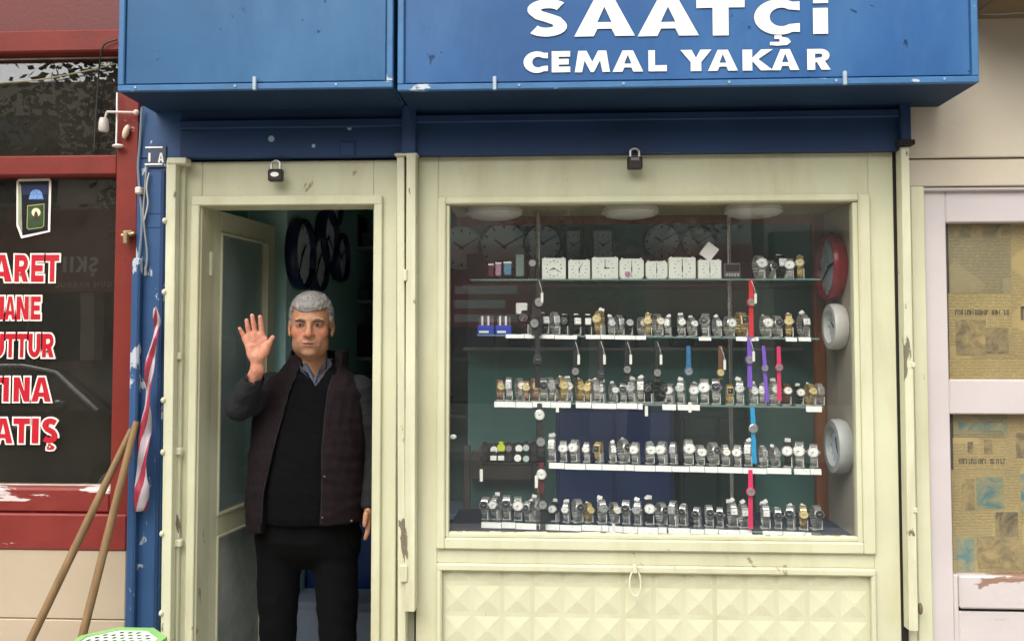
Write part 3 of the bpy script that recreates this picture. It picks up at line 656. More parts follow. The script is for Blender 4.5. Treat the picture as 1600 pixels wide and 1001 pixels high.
MB().box(fx(1485), fx(1860), .055, .059, fz(595), fz(348)).build('pane', GLASS_N, nd)
MB().box(fx(1490), fx(1860), .055, .059, fz(897), fz(643)).build('pane', GLASS_N, nd)
part('dark_backing', DARK, (fx(1452), rx1, .16, .2, 0, 2.4), parent=NB)
def newspaper_mat(nm, base, seed, ink=.62, line=62):
    m = bpy.data.materials.new(nm); m.use_nodes = True; nt = m.node_tree; b = nt.nodes['Principled BSDF']
    tc = nt.nodes.new('ShaderNodeTexCoord').outputs['Object']
    n1 = tex(nt, 'Noise', tc, 3, (1, 1, 1), 5, .6, 0, (seed, 0, 0))
    c = lin(base); colr = ramp(nt, n1.outputs[0], [(.3, tuple(x * .72 for x in c)), (.7, c)])
    wv = tex(nt, 'Wave', tc, line / 6.283, (0, 0, 6.283), 0); wv.bands_direction = 'Z'
    n2 = tex(nt, 'Noise', tc, 75, (1, 1, 2.5), 2, .6, 0, (seed, 0, 0))
    n3 = tex(nt, 'Voronoi', tc, 7, (1, 0, 1.3), 0, .6, 0, (seed * 1.7, 0, seed))
    mk = mixc(nt, 1.0, ramp(nt, wv.outputs[1], [(.45, 0), (.6, 1)]), ramp(nt, n2.outputs[0], [(.36, 0), (.46, 1)]), 'MULTIPLY')
    mk = mixc(nt, 1.0, mk, ramp(nt, n3.outputs['Color'], [(.25, 0.1), (.3, 1)]), 'MULTIPLY')
    mk2 = mixc(nt, 1.0, mk, (ink, ink, ink), 'MULTIPLY')
    nt.links.new(mixc(nt, mk2, colr, (.05, .045, .04)), b.inputs['Base Color']); b.inputs['Roughness'].default_value = .85
    return m
def photo_mat(nm, c1, c2, seed):
    m = bpy.data.materials.new(nm); m.use_nodes = True; nt = m.node_tree; b = nt.nodes['Principled BSDF']
    tc = nt.nodes.new('ShaderNodeTexCoord').outputs['Object']
    n = tex(nt, 'Noise', tc, 16, (1, 1, 1), 6, .65, 1.2, (seed, 0, seed))
    nt.links.new(ramp(nt, n.outputs[0], [(.35, lin(c1)), (.62, lin(c2))]), b.inputs['Base Color']); b.inputs['Roughness'].default_value = .85
    return m
NP1 = newspaper_mat('newsprint_tan', '#d2be86', 1.0); NP2 = newspaper_mat('newsprint_yellow', '#dcc48a', 5.0); NP3 = newspaper_mat('newsprint_grey', '#b8ad8a', 9.0, .7)
def paper(label, px0, px1, py0, py1, Y, m, pics=(), rot=0):
    a, b = at(px0, py1, Y), at(px1, py0, Y); cx, cz = (a.x + b.x) / 2, (a.z + b.z) / 2
    t = thing('newspaper', label, 'newspaper', (cx, Y, a.z), 'old newspapers behind the white door panes')
    MB().box(a.x, b.x, Y, Y + .0012, a.z, b.z).build('sheet', m, t)
    for k, (q0, q1, r0, r1, pm) in enumerate(pics):
        u, v = at(q0, r1, Y), at(q1, r0, Y)
        if pm is INK:
            hb_ = MB(); xx = u.x; rq = random.Random(int(q0 + r0))
            while xx < v.x - .004:
                wd = rq.uniform(.004, .009)
                if rq.random() < .84:
                    hb_.box(xx, xx + wd * .38, Y - .0012, Y - .0004, u.z, v.z)
                    if rq.random() < .8: zq = u.z + (v.z - u.z) * rq.choice((0, .4, .78)); hb_.box(xx + wd * .38, xx + wd * .85, Y - .0012, Y - .0004, zq, zq + (v.z - u.z) * .22)
                    if rq.random() < .5: hb_.box(xx + wd * .7, xx + wd * .95, Y - .00122, Y - .0004, u.z, v.z)
                xx += wd * 1.12
            hb_.build('headline', INKP, t); continue
        MB().box(u.x, v.x, Y - .0012 - .0002 * k, Y - .0004, u.z, v.z).build('print_block', pm, t)
INKP = mat('headline_ink', '#3a342a', .9, bump=0)
INK = mat('ink_headline', '#4b4234', .9, vary=.4, vscale=60, bump=0, chips=('#b39c69', .5, 120, (1, 1, .4)))
G1 = photo_mat('print_grey', '#3c372c', '#b59f72', 2); G2 = photo_mat('print_grey_pale', '#6a604a', '#bfa878', 6); T1 = photo_mat('print_teal', '#2f7d93', '#a9a277', 3); T2 = photo_mat('print_teal_pale', '#4a8c9e', '#b7b08a', 8)
paper('tan newspaper filling top of the upper door pane', 1484, 1578, 345, 470, .085, NP3, [(1490, 1576, 352, 372, G2)])
paper('yellowed newspaper with dark photographs in the upper door pane', 1484, 1580, 458, 565, .078, NP1, [(1492, 1578, 484, 492, INK), (1494, 1540, 500, 555, G2), (1540, 1575, 512, 552, G1)])
paper('strip of newspaper along the bottom of the upper door pane', 1484, 1640, 560, 596, .072, NP2)
paper('plain yellowed newspaper at the right of the upper door pane', 1577, 1700, 345, 562, .09, NP2, [(1592, 1650, 478, 500, INK)])
paper('newspaper with blue band at top of the lower door pane', 1490, 1574, 643, 690, .082, NP3, [(1498, 1572, 660, 672, T2)])
paper('newspaper with bold headline below the blue band', 1490, 1576, 684, 738, .076, NP2, [(1498, 1572, 716, 724, INK), (1512, 1520, 690, 708, G1), (1538, 1550, 686, 708, G1)])
paper('newspaper with teal picture in the lower door pane', 1490, 1594, 734, 900, .07, NP1, [(1526, 1568, 745, 794, T1), (1496, 1522, 840, 892, T2), (1556, 1590, 800, 842, G1), (1528, 1590, 838, 886, G2), (1504, 1522, 748, 796, G2)])
paper('newspaper sheets at the right of the lower door pane', 1574, 1720, 643, 900, .084, NP2, [(1588, 1640, 676, 715, G1), (1590, 1650, 740, 800, T2)])
# ------------------------------------------------------------------ display niche inside the window
DB = .47
zcl = fz(311, .03)
rxn = fx(1347, .05)
dn = thing('display_case', 'open display case behind the shop window with beige right side board', 'display case', (fx(1020, .2), .2, fz(842, .2)))
part('top_board', CEIL_IN, (fx(692, .05), rxn + .02, .113, DB, zcl, zcl + .02), (fx(692, .05), rxn + .02, .051, .113, zcl, zcl + .02), parent=dn)
part('side_board', BEIGE_IN, (rxn, rxn + .018, .051, DB, fz(846, .05), zcl - .001), parent=dn)
part('base_board', mat('navy_base_cloth', '#23304c', .8, vary=.3, vscale=8), (fx(692, .05), rxn - .001, .051, DB + .1, fz(846, .05), fz(842, .05)), parent=dn)
part('corner_post', BROWNW, (rxn - .045, rxn - .002, DB - .03, DB + .01, fz(842, .05) + .001, zcl - .001), parent=dn, c=.004)
part('top_rail', BROWNW, (fx(692, .05), rxn - .046, DB - .012, DB + .012, zcl - .035, zcl - .001), parent=dn, c=.003)
POLE = lambda px: MB().tube([(fx(px, .3), .3, fz(842, .05)), (fx(px, .3), .3, zcl)], .009, 12).build('support_pole', CHROME, dn, True)
POLE(841); POLE(1141)
LAMPM = mat('lamp_opal_plastic', '#d8d2c4', .4, vary=.04, bump=0)
for px, lab in ((772, 'round white ceiling lamp at left end of display case'), (986, 'round white ceiling lamp in the middle of display case'), (1180, 'round white ceiling lamp at right end of display case')):
    c = Vector((fx(px, .22), .22, zcl))
    t = thing('ceiling_lamp', lab, 'lamp', c, 'round lamps under the display case ceiling')
    MB().lathe([(.098, -.001), (.105, -.012), (.105, -.026)], c, 'Z', 28).build('lamp_rim', WHITE_P, t, True)
    MB().lathe([(.098, -.026), (.09, -.036), (.06, -.043), (.0, -.045)], c, 'Z', 28).build('lamp_diffuser', LAMPM, t, True)
# shelves:  (px left, py left, px right, py right, front Y)
SH = [(735, 436, 1283, 435), (745, 522, 1280, 528), (772, 627, 1287, 635), (856, 723, 1281, 733), (752, 815, 1282, 832)]
YF = .15; ORD = ['top', 'second', 'third', 'fourth', 'bottom']
shelf_pt = []
for k, (a0_, b0_, a1_, b1_) in enumerate(SH):
    A, B = at(a0_, b0_, YF), at(a1_, b1_, YF)
    s = thing('glass_shelf', '%s glass shelf of the window display' % ORD[k], 'shelf', ((A.x + B.x) / 2, YF, (A.z + B.z) / 2), 'glass shelves in the display case')
    V = [(A.x, YF, A.z), (B.x, YF, B.z), (B.x, YF + .2, B.z), (A.x, YF + .2, A.z)]; V += [(x, y, z - .006) for x, y, z in V]
    MB().add(V, [(0, 1, 2, 3), (7, 6, 5, 4), (0, 4, 5, 1), (1, 5, 6, 2), (2, 6, 7, 3), (3, 7, 4, 0)]).build('glass_plate', GLASS_SH, s)
    # green-grey edge of the plate
    MB().add([(A.x, YF - .0015, A.z), (B.x, YF - .0015, B.z), (B.x, YF - .0015, B.z - .006), (A.x, YF - .0015, A.z - .006), (A.x, YF - .0002, A.z), (B.x, YF - .0002, B.z), (B.x, YF - .0002, B.z - .006), (A.x, YF - .0002, A.z - .006)],
             [(0, 1, 2, 3), (4, 5, 6, 7), (0, 1, 5, 4), (3, 2, 6, 7)]).build('polished_edge', mat('glass_edge', '#6f8a80', .2, vary=.1, bump=0), s)
    shelf_pt.append((A, B, s))
def shz(k, x): A, B, _ = shelf_pt[k]; t = (x - A.x) / (B.x - A.x); return A.z + (B.z - A.z) * t
# price strips on the shelf fronts: runs in px
STR = {1: [(790, 836), (842, 905), (915, 1010), (1092, 1112), (1150, 1186), (1228, 1246), (1248, 1268)], 2: [(772, 892), (899, 1004), (1058, 1094), (1034, 1056), (1258, 1287)], 3: [(857, 990), (990, 1120), (1120, 1236), (1238, 1281)], 4: [(752, 838), (842, 950), (950, 1040), (1042, 1120), (1120, 1172), (1188, 1264)]}
rs = random.Random(11)
for k, runs in STR.items():
    for a_, b_ in runs:
        x0, x1 = fx(a_, YF - .004), fx(b_, YF - .004); x = x0
        while x < x1 - .01:
            L = min(rs.uniform(.05, .09), x1 - x); z = shz(k, x); z2 = shz(k, x + L)
            dz = rs.uniform(-.0012, .0012); y = YF - .005 - rs.uniform(0, .0015); h = .019 if k > 1 else .013
            MB().add([(x + .001, y, z - h + dz), (x + L - .001, y, z2 - h + dz), (x + L - .001, y + .004, z2 + .001 + dz), (x + .001, y + .004, z + .001 + dz), (x + .001, y + .002, z - h + dz), (x + L - .001, y + .002, z2 - h + dz), (x + L - .001, y + .006, z2 + .001 + dz), (x + .001, y + .006, z + .001 + dz)],
                     [(0, 1, 2, 3), (4, 7, 6, 5), (0, 4, 5, 1), (2, 6, 7, 3), (1, 5, 6, 2), (0, 3, 7, 4)]).build('price_strip', PAPER_TAG, shelf_pt[k][2])
            x += L
# ---- watches
STEELW = mat('watch_steel', (.78, .76, .72), .32, metal=.85, vary=.12, vscale=200, bump=0)
GOLDW = mat('watch_gold', (.85, .62, .28), .3, metal=.75, vary=.1, vscale=200, bump=0)
ROSEW = mat('watch_rose_gold', (.80, .50, .36), .3, metal=.75, vary=.1, vscale=200, bump=0)
BLKST = mat('watch_black_leather', '#1b1a1a', .5, vary=.1, bump=.1, bscale=300)
BRNST = mat('watch_brown_leather', '#6a4428', .55, vary=.15, bump=.1, bscale=300)
DW_ = mat('dial_white', '#f5f3ea', .3, vary=.03, bump=0); DD_ = mat('dial_dark', '#25282c', .25, vary=.1, bump=0); DC_ = mat('dial_champagne', '#dcc98f', .3, vary=.06, bump=0); DS_ = mat('dial_silver', (.6, .6, .58), .35, metal=.7, vary=.1, bump=0)
HAND = mat('clock_hand_black', '#15161a', .4, bump=0, vary=.02)
HANDW = mat('clock_hand_pale', '#c9c8c0', .4, bump=0, vary=.02)
ACR = mat('clear_stand_plastic', '#e6e6df', .25, vary=.03, bump=0)
def ring_loop(n, ay, az, cz, hw, th, taper=.0, bead=True):
    """bracelet: separate links round an oval, standing upright, seen from the front (-y)"""
    m = MB()
    for i in range(n):
        t0 = 2 * math.pi * (i + .13) / n; t1 = 2 * math.pi * (i + .87) / n
        w0 = hw * (1 - taper * (.5 - .5 * math.sin(t0)))
        V = []
        for t in (t0, t1):
            cy_, cz_ = -math.cos(t), math.sin(t)
            for k in (0, 1):
                s_ = th * k
                for sx in (-1, 1): V.append((sx * w0 * (1 if k == 0 else .9), cy_ * (ay + s_), cz + cz_ * (az + s_)))
        m.add(V, [(0, 1, 3, 2), (4, 6, 7, 5), (0, 4, 5, 1), (2, 3, 7, 6), (0, 2, 6, 4), (1, 5, 7, 3)])
    return m
def hands_mb(r, y, h=10, mi=2, tick=True, wide=1.0):
    m = MB()
    for ang_, L, wd in ((h * 30 + mi * .5 * 5, r * .5, r * .07 * wide), (mi * 30, r * .75, r * .045 * wide)):
        a = R(ang_); d = Vector((math.sin(a), 0, math.cos(a))); n = Vector((math.cos(a), 0, -math.sin(a)))
        P = [-d * r * .12 - n * wd, -d * r * .12 + n * wd, d * L + n * wd * .5, d * L - n * wd * .5]
        m.add([(p.x, y, p.z) for p in P] + [(p.x, y + r * .02, p.z) for p in P], [(0, 1, 2, 3), (4, 7, 6, 5), (0, 4, 5, 1), (1, 5, 6, 2), (2, 6, 7, 3), (3, 7, 4, 0)])
    if tick:
        for k in range(12):
            a = R(30 * k); d = Vector((math.sin(a), 0, math.cos(a))); n = Vector((math.cos(a), 0, -math.sin(a))); wd = r * (.028 if k % 3 else .045)
            P = [d * r * .78 - n * wd, d * r * .78 + n * wd, d * r * .93 + n * wd, d * r * .93 - n * wd]
            m.add([(p.x, y + r * .01, p.z) for p in P], [(0, 1, 2, 3)])
    return m
def watch_proto(strap, case, dial, r, shape='round', links=22, hw=.008, bezel=None):
    r *= .9; hw *= 1.22
    root = bpy.data.objects.new('watch', None); ORIG[root] = Vector((0, 0, 0)); root.empty_display_size = .02; col.objects.link(root)
    cz, ay, az = .042, .021, .034
    metal = strap in (STEELW, GOLDW, ROSEW)
    ring_loop(links if metal else 14, ay, az, cz, hw, .0035 if metal else .0025, .25).build('strap', strap, root)
    th = R(17); C = Vector((0, -math.cos(th) * (ay + .003), cz + math.sin(th) * (az + .003)))
    M = Matrix.Translation(C) @ Matrix.Rotation(-R(10), 4, 'X')
    if shape == 'round':
        MB().lathe([(r * .9, .004), (r, .002), (r, -.004), (r * .86, -.0065), (r * .84, -.0055)], (0, 0, 0), 'Y', 20).tube([(r * .95, -.001, 0), (r * 1.16, -.001, 0)], r * .11, 6).xf(M).build('case', bezel or case, root, True, 35)
        MB().lathe([(r * .83, -.0058), (0, -.0060)], (0, 0, 0), 'Y', 20).xf(M).build('dial', dial, root)
    else:
        w_, h_ = r * .86, r * (1.0 if shape == 'square' else 1.15)
        MB().box(-w_, w_, -.0055, .004, -h_, h_, .0025).xf(M).build('case', case, root)
        MB().box(-w_ * .78, w_ * .78, -.0064, -.005, -h_ * .76, h_ * .76, .0006).xf(M).build('dial', dial, root)
    hands_mb(r * .8, -.0068, random.choice((10, 8, 1)), random.choice((2, 10, 7)), True).xf(M).build('hands', HAND if dial not in (DD_,) else HANDW, root)
    MB().box(-.012, .014, -.006, .022, 0, .0025).box(.0105, .0125, -.02, .018, .0025, .034).build('stand', ACR, root)
    return root
PR = {'sw': (watch_proto(STEELW, STEELW, DW_, .0165), 'steel watch with round white dial'),
      'sW': (watch_proto(STEELW, STEELW, DW_, .0205, hw=.010), 'steel watch with large round white dial'),
      'sd': (watch_proto(STEELW, STEELW, DD_, .0175, hw=.0095), 'steel watch with round dark dial'),
      'ss': (watch_proto(STEELW, STEELW, DS_, .0165, hw=.009), 'steel watch with round silver dial'),
      'sq': (watch_proto(STEELW, STEELW, DW_, .0145, 'square', hw=.0085), 'steel watch with square white dial'),
      'sr': (watch_proto(STEELW, STEELW, DS_, .0135, 'rect', hw=.0075), 'slim steel watch with rectangular silver dial'),
      'gd': (watch_proto(GOLDW, GOLDW, DC_, .016), 'gold watch with round champagne dial'),
      'gq': (watch_proto(GOLDW, GOLDW, DD_, .017, 'square', hw=.01), 'gold watch with square dark dial'),
      'gw': (watch_proto(STEELW, GOLDW, DW_, .0165), 'two tone watch with gold case and white dial'),
      'ro': (watch_proto(ROSEW, ROSEW, DC_, .0165), 'rose gold watch with round pale dial'),
      'bq': (watch_proto(BLKST, STEELW, DW_, .0155, 'square', hw=.009), 'black strap watch with square white dial'),
      'bw': (watch_proto(BLKST, STEELW, DW_, .0185, hw=.009), 'black strap watch with round white dial'),
      'bb': (watch_proto(BLKST, BLKST, DS_, .0185, hw=.01), 'all black watch with round grey dial'),
      'bd': (watch_proto(BLKST, BLKST, DD_, .018, hw=.010), 'all black watch with round black dial'),
      'br': (watch_proto(BRNST, GOLDW, DW_, .0165, hw=.009), 'brown leather watch with gold case and white dial')}
ROWS = {0: [(1187, 'sW'), (1205, 'sd'), (1221, 'bq'), (1236, 'sW'), (1252, 'gd')],
        1: [(822, 'bd'), (849, 'bq'), (866, 'sr'), (883, 'bd'), (901, 'bq'), (919, 'bq'), (937, 'gd'), (955, 'ss'), (967, 'sr'), (981, 'bb'), (1002, 'gw'), (1013, 'gd'), (1027, 'gw'), (1044, 'sq'), (1064, 'sw'), (1081, 'sw'), (1103, 'sd'), (1120, 'sq'), (1139, 'sW'), (1158, 'gq'), (1196, 'sW'), (1214, 'sd'), (1233, 'gd'), (1255, 'sq')],
        2: [(781, 'ro'), (795, 'sr'), (811, 'gw'), (822, 'ro'), (835, 'ro'), (848, 'sd'), (859, 'sr'), (868, 'sd'), (877, 'gd'), (886, 'gw'), (905, 'gd'), (920, 'gd'), (930, 'sr'), (940, 'sw'), (957, 'sw'), (973, 'sd'), (988, 'ss'), (1000, 'sq'), (1014, 'bd'), (1031, 'bd'), (1047, 'sW'), (1064, 'ss'), (1083, 'sW'), (1100, 'sW'), (1118, 'sd'), (1139, 'gq'), (1155, 'ss'), (1176, 'sw'), (1190, 'gw'), (1208, 'sw'), (1227, 'br'), (1247, 'bw'), (1264, 'gd'), (1278, 'sr')],
        3: [(862, 'sq'), (880, 'sW'), (898, 'sW'), (916, 'gw'), (935, 'gq'), (956, 'sq'), (973, 'sd'), (992, 'sW'), (1014, 'sW'), (1034, 'sW'), (1051, 'sr'), (1074, 'sW'), (1092, 'sW'), (1112, 'sd'), (1131, 'gw'), (1151, 'sW'), (1167, 'sq'), (1190, 'sr'), (1208, 'ss'), (1229, 'bw'), (1247, 'sW'), (1269, 'sW')],
        4: [(759, 'sd'), (775, 'sw'), (792, 'sd'), (809, 'sW'), (826, 'sd'), (838, 'ss'), (866, 'bw'), (884, 'sw'), (901, 'sd'), (918, 'gd'), (939, 'ss'), (958, 'gw'), (977, 'sd'), (995, 'ss'), (1013, 'bw'), (1031, 'sd'), (1050, 'sr'), (1066, 'sd'), (1087, 'sd'), (1105, 'sd'), (1122, 'sd'), (1141, 'sq'), (1158, 'sq'), (1192, 'sq'), (1212, 'sd'), (1232, 'sd'), (1251, 'gd'), (1271, 'sd')]}
def nth(n): return ['first', 'second', 'third', 'fourth', 'fifth', 'sixth', 'seventh', 'eighth', 'ninth', 'tenth', '11th', '12th', '13th', '14th', '15th', '16th', '17th', '18th', '19th', '20th', '21st', '22nd', '23rd', '24th', '25th', '26th', '27th', '28th', '29th', '30th', '31st', '32nd', '33rd', '34th', '35th', '36th'][n]
rw = random.Random(5)
TAGM = MB().box(-.008, .008, -.0006, .0006, -.006, .006).mesh('price_tag'); TAGM.materials.append(PAPER)
used = set()
for k, row in ROWS.items():
    for i, (px, v) in enumerate(row):
        proto, desc = PR[v]
        o = proto if v not in used else copy_tree(proto); used.add(v)
        y = YF + .045 + rw.uniform(-.006, .012); x = fx(px, y)
        o.location = (x, y, shz(k, x) + .0008); o.rotation_euler = (0, 0, R(rw.uniform(-26, 26)))
        s_ = rw.uniform(.84, 1.12) * 1.03; o.scale = (s_ * 1.1, s_ * 1.05, s_)
        if rw.random() < .3:
            tg = bpy.data.objects.new('price_tag', TAGM); link(tg, o); tg.location = (rw.uniform(-.006, .006), .01, rw.uniform(.074, .084)); tg.rotation_euler = (R(rw.uniform(-20, 10)), R(rw.uniform(-40, 40)), 0)
        tag(o, '%s, %s from left on %s shelf' % (desc, nth(i), ORD[k]), 'watch', 'watches on stands on the display shelves')
# ---- hanging watches: open straps hanging straight
def hanging(px, py0, py1, pyd, strap, dial, label, Y=YF - .012, r=.016, hw=.0085, px1=None, tagc=True, casem=None):
    px1 = px1 or px; A, B = at(px, py0, Y), at(px1, py1, Y)
    t = thing('hanging_watch', label, 'watch', (A.x, Y, B.z), 'watches hanging on open straps in the display')
    D = A + (B - A) * ((pyd - py0) / (py1 - py0)); D.y = Y
    for P, Q in ((A, D + Vector((0, 0, r * .9))), (D - Vector((0, 0, r * .9)), B)):
        if (P - Q).length < .006 or P.z < Q.z: continue
        MB().add([(P.x - hw * .85, Y + .004, P.z), (P.x + hw * .85, Y + .004, P.z), (Q.x + hw, Y, Q.z), (Q.x - hw, Y, Q.z), (P.x - hw * .85, Y + .007, P.z), (P.x + hw * .85, Y + .007, P.z), (Q.x + hw, Y + .003, Q.z), (Q.x - hw, Y + .003, Q.z)],
                 [(0, 1, 2, 3), (4, 7, 6, 5), (0, 4, 5, 1), (1, 5, 6, 2), (2, 6, 7, 3), (3, 7, 4, 0)]).build('strap', strap, t)
    MB().lathe([(r, .004), (r * 1.02, 0), (r, -.004), (r * .84, -.006), (r * .82, -.005)], (D.x, Y, D.z), 'Y', 20).build('case', casem or strap, t, True, 35)
    MB().lathe([(r * .82, -.0052), (0, -.0054)], (D.x, Y, D.z), 'Y', 20).build('dial', dial, t)
    hands_mb(r * .8, -.0064, 10, 2).xf(Matrix.Translation((D.x, Y, D.z))).build('hands', HAND if dial is not DD_ else HANDW, t)
    if tagc:
        MB().tube([(A.x, Y - .004, A.z - .004), (A.x + .008, Y - .01, A.z - .03), (A.x + .012, Y - .01, A.z - .05)], .0009, 5).build('tag_string', WHITE_P, t)
        MB().box(A.x + .007, A.x + .016, Y - .0115, Y - .0105, A.z - .085, A.z - .05).build('price_tag', PAPER, t)
def rub(n, c): return mat(n, c, .45, vary=.05, bump=.03)
hanging(1174, 437, 526, 472, rub('red_rubber', '#d8222c'), DS_, 'red strap watch hanging over the second shelf')
hanging(1171, 527, 605, 562, rub('violet_rubber', '#7a4cc0'), DS_, 'wide violet strap watch hanging below the red one', px1=1172)
hanging(1193, 540, 628, 575, MATS['violet_rubber'], DS_, 'slim violet strap watch between violet and pink watches', px1=1199, tagc=False, hw=.007, r=.013)
hanging(1217, 541, 626, 574, rub('pink_rubber', '#e02f66'), DS_, 'pink strap watch hanging at right over the third shelf', tagc=False, hw=.0075, r=.014, px1=1218)
hanging(1176, 636, 724, 669, rub('sky_blue_rubber', '#1398cc'), DS_, 'bright blue strap watch hanging over the fourth shelf', px1=1179, tagc=False, casem=STEELW)
hanging(1173, 734, 826, 768, rub('magenta_rubber', '#e62a62'), DS_, 'magenta strap watch hanging over the bottom shelf', tagc=False)
hanging(1076, 540, 586, 580, rub('teal_blue_rubber', '#2a6f9c'), DS_, 'blue strap watch hanging under the second shelf', tagc=False)
hanging(1126, 540, 592, 582, BRNST, DC_, 'brown strap watch hanging under second shelf by the pole', casem=GOLDW, r=.013)
for px, d, lab in ((899, 580, 'black watch hanging alone under second shelf, leftmost'), (939, 584, 'black watch with long tag hanging under second shelf'), (980, 577, 'black watch with round grey dial hanging under second shelf'), (1027, 582, 'black watch hanging next left of the blue strap watch')):
    hanging(px, 532, 596, d, BLKST, DS_ if px != 939 else DD_, lab, casem=BLKST)
for px, a_, b_, d, dl, lab in ((842, 436, 524, 472, DS_, 'black watch hanging on the left pole, uppermost'), (835, 470, 524, 505, DS_, 'black watch with grey dial hanging left of the pole'), (840, 528, 606, 562, DD_, 'black watch hanging on left pole over third shelf'),
                               (843, 630, 672, 648, DW_, 'black watch with white dial hanging below third shelf'), (845, 664, 712, 690, DS_, 'black watch with grey dial hanging beside the fourth shelf'), (846, 722, 770, 741, DW_, 'black and red watch with white dial on left pole'), (848, 762, 828, 788, DS_, 'black watch hanging lowest on the left pole')):
    hanging(px, a_, b_, d, BLKST if 'red' not in lab else rub('dark_red_leather', '#5a1d20'), dl, lab, Y=YF - .022, tagc=px == 842, r=.0185, hw=.010, casem=STEELW if dl is DW_ else BLKST)
# ---- price tags hanging from the shelf fronts
for px, py, lab in ((871, 636, 'small white price tag hanging from third shelf'), (1078, 636, 'small price tag hanging under third shelf by black watches'), (1010, 642, 'long thin price tag dangling below the third shelf'), (959, 826, 'small price tag hanging from the bottom shelf'), (752, 742, 'tall thin white tag beside the watch tray'), (838, 752, 'slim white tag hanging on the left pole')):
    a = at(px, py, YF - .03); h = .018 if px not in (752, 838) else .022
    tag(MB().box(a.x - .0055, a.x + .0055, YF - .031, YF - .03, a.z - h, a.z + h, 0).build('price_tag', PAPER), lab, 'price tag', 'loose price tags in the display')
a = at(1108, 393, YF + .02); tag(MB().box(-.024, .024, -.001, .001, -.028, .028).xf(Matrix.Translation(a) @ Matrix.Rotation(R(38), 4, 'Y')).build('price_card', PAPER), 'blank white card tilted on top of the alarm clocks', 'card')
# ---- alarm clocks on the top shelf
ALM = mat('alarm_white_plastic', '#eceade', .35, vary=.03, bump=0); ALD = mat('alarm_dial_paper', '#eef0e2', .4, vary=.02, bump=0)
specs = [(847, 884, 403, 'cream square alarm clock with ticking hands at half past eight', 8, 4, .004), (888, 922, 406, 'small white square alarm clock second from the pole', 6, 1, .004), (925, 966, 402, 'greenish white square alarm clock showing three', 3, 0, .004), (968, 1006, 404, 'rounded white alarm clock with pink spot', 6, 0, .012), (1009, 1043, 408, 'low rounded white alarm clock right of the pink spotted one', 6, 0, .012), (1045, 1087, 402, 'large plain white alarm clock left of the tilted card', 6, 0, .004), (1091, 1127, 406, 'white square alarm clock under the tilted card', 6, 0, .004)]
for p0_, p1_, pt, lab, hh, mm_, cr in specs:
    y = YF + .012; x0, x1 = fx(p0_, y, 420), fx(p1_, y, 420); xm = (x0 + x1) / 2; z0 = shz(0, xm) + .001; z1 = fz(pt, y, (p0_ + p1_) / 2)
    t = thing('alarm_clock', lab, 'alarm clock', (xm, y, z0), 'white alarm clocks on the top shelf')
    def rr(x0, x1, z0, z1, c, n=4):
        P = []
        for cx, cz, a0 in ((x1 - c, z1 - c, 0), (x0 + c, z1 - c, 90), (x0 + c, z0 + c, 180), (x1 - c, z0 + c, 270)):
            P += [(cx + c * math.cos(R(a0 + 90 * k / n)), cz + c * math.sin(R(a0 + 90 * k / n))) for k in range(n + 1)]
        return P
    MB().prism(rr(x0, x1, z0, z1, cr), y, y + .03).build('case', ALM, t)
    e = .0035; MB().prism(rr(x0 + e, x1 - e, z0 + e, z1 - e, max(.002, cr - e)), y - .0012, y + .001).build('dial', ALD, t)
    MB().add(*(lambda q: (q.v, q.f))(hands_mb(min(x1 - x0, z1 - z0) * .42, -.003, hh, mm_, True, 1.0))).xf(Matrix.Translation((xm, y, (z0 + z1) / 2))).build('hands', HAND, t)
    if 'pink' in lab and 'right' not in lab: MB().lathe([(.011, -.002), (.011, -.0011)], (xm - .014, y, z0 + .016), 'Y', 16).build('pink_spot', mat('pink_print', '#c98ca4', .5), t)
    for sx in (x0 + .01, x1 - .01): MB().box(sx - .003, sx + .003, y + .005, y + .02, z1 - .0005, z1 + .004, .001).build('button', ALM, t)
def smallbox(name, label, cat, p0_, p1_, pt, pb, Y, m, d=.04, group=None, extra=None):
    a, b = at(p0_, pb, Y), at(p1_, pt, Y); t = thing(name, label, cat, ((a.x + b.x) / 2, Y, a.z), group)
    MB().box(a.x, b.x, Y, Y + d, a.z, b.z, .003).build('body', m, t)
    if extra: extra(t, a, b, Y)
    return t
def radio_ex(t, a, b, Y):
    MB().box(a.x + .004, b.x - .004, Y - .0015, Y + .001, a.z + .022, b.z - .005, .0005).build('display', DD_, t)
    for k in range(5): MB().box(a.x + .005 + k * .010, a.x + .012 + k * .010, Y - .003, Y + .001, a.z + .006, a.z + .016, .001).build('button', STEELW, t)
smallbox('radio_clock', 'small grey digital clock at right end of alarm clocks', 'clock', 1132, 1157, 411, 434, YF + .01, mat('grey_silver_plastic', '#74767a', .35, metal=.4), .03, None, radio_ex)
def cart_ex(t, a, b, Y):
    for k in range(7):
        x = a.x + .006 + k * (b.x - a.x - .012) / 6.6
        MB().box(x, x + .008, Y + .006, Y + .02, b.z - .002, b.z + .03 + (k % 3) * .004, .001).build('card', [mat('card_brown', '#6b4a42', .6), PAPER, mat('card_navy', '#2a3050', .6)][k % 3], t)
    MB().box(a.x + .006, b.x - .02, Y - .001, Y + .001, a.z + .012, a.z + .02).build('print_line', PAPER_TAG, t)
CARTON = mat('blue_carton', '#2c49b4', .45, vary=.1, bump=.05)
smallbox('battery_carton', 'blue carton of batteries at far left of second shelf', 'carton', 746, 772, 508, 525, YF + .02, CARTON, .05, 'blue battery cartons', cart_ex)
smallbox('battery_carton', 'blue carton of batteries next to the black watches', 'carton', 774, 799, 508, 525, YF + .02, CARTON, .05, 'blue battery cartons', cart_ex)
smallbox('white_carton', 'small white printed box above the dark watch, second shelf', 'carton', 806, 824, 473, 491, YF + .07, PAPER_TAG, .03)
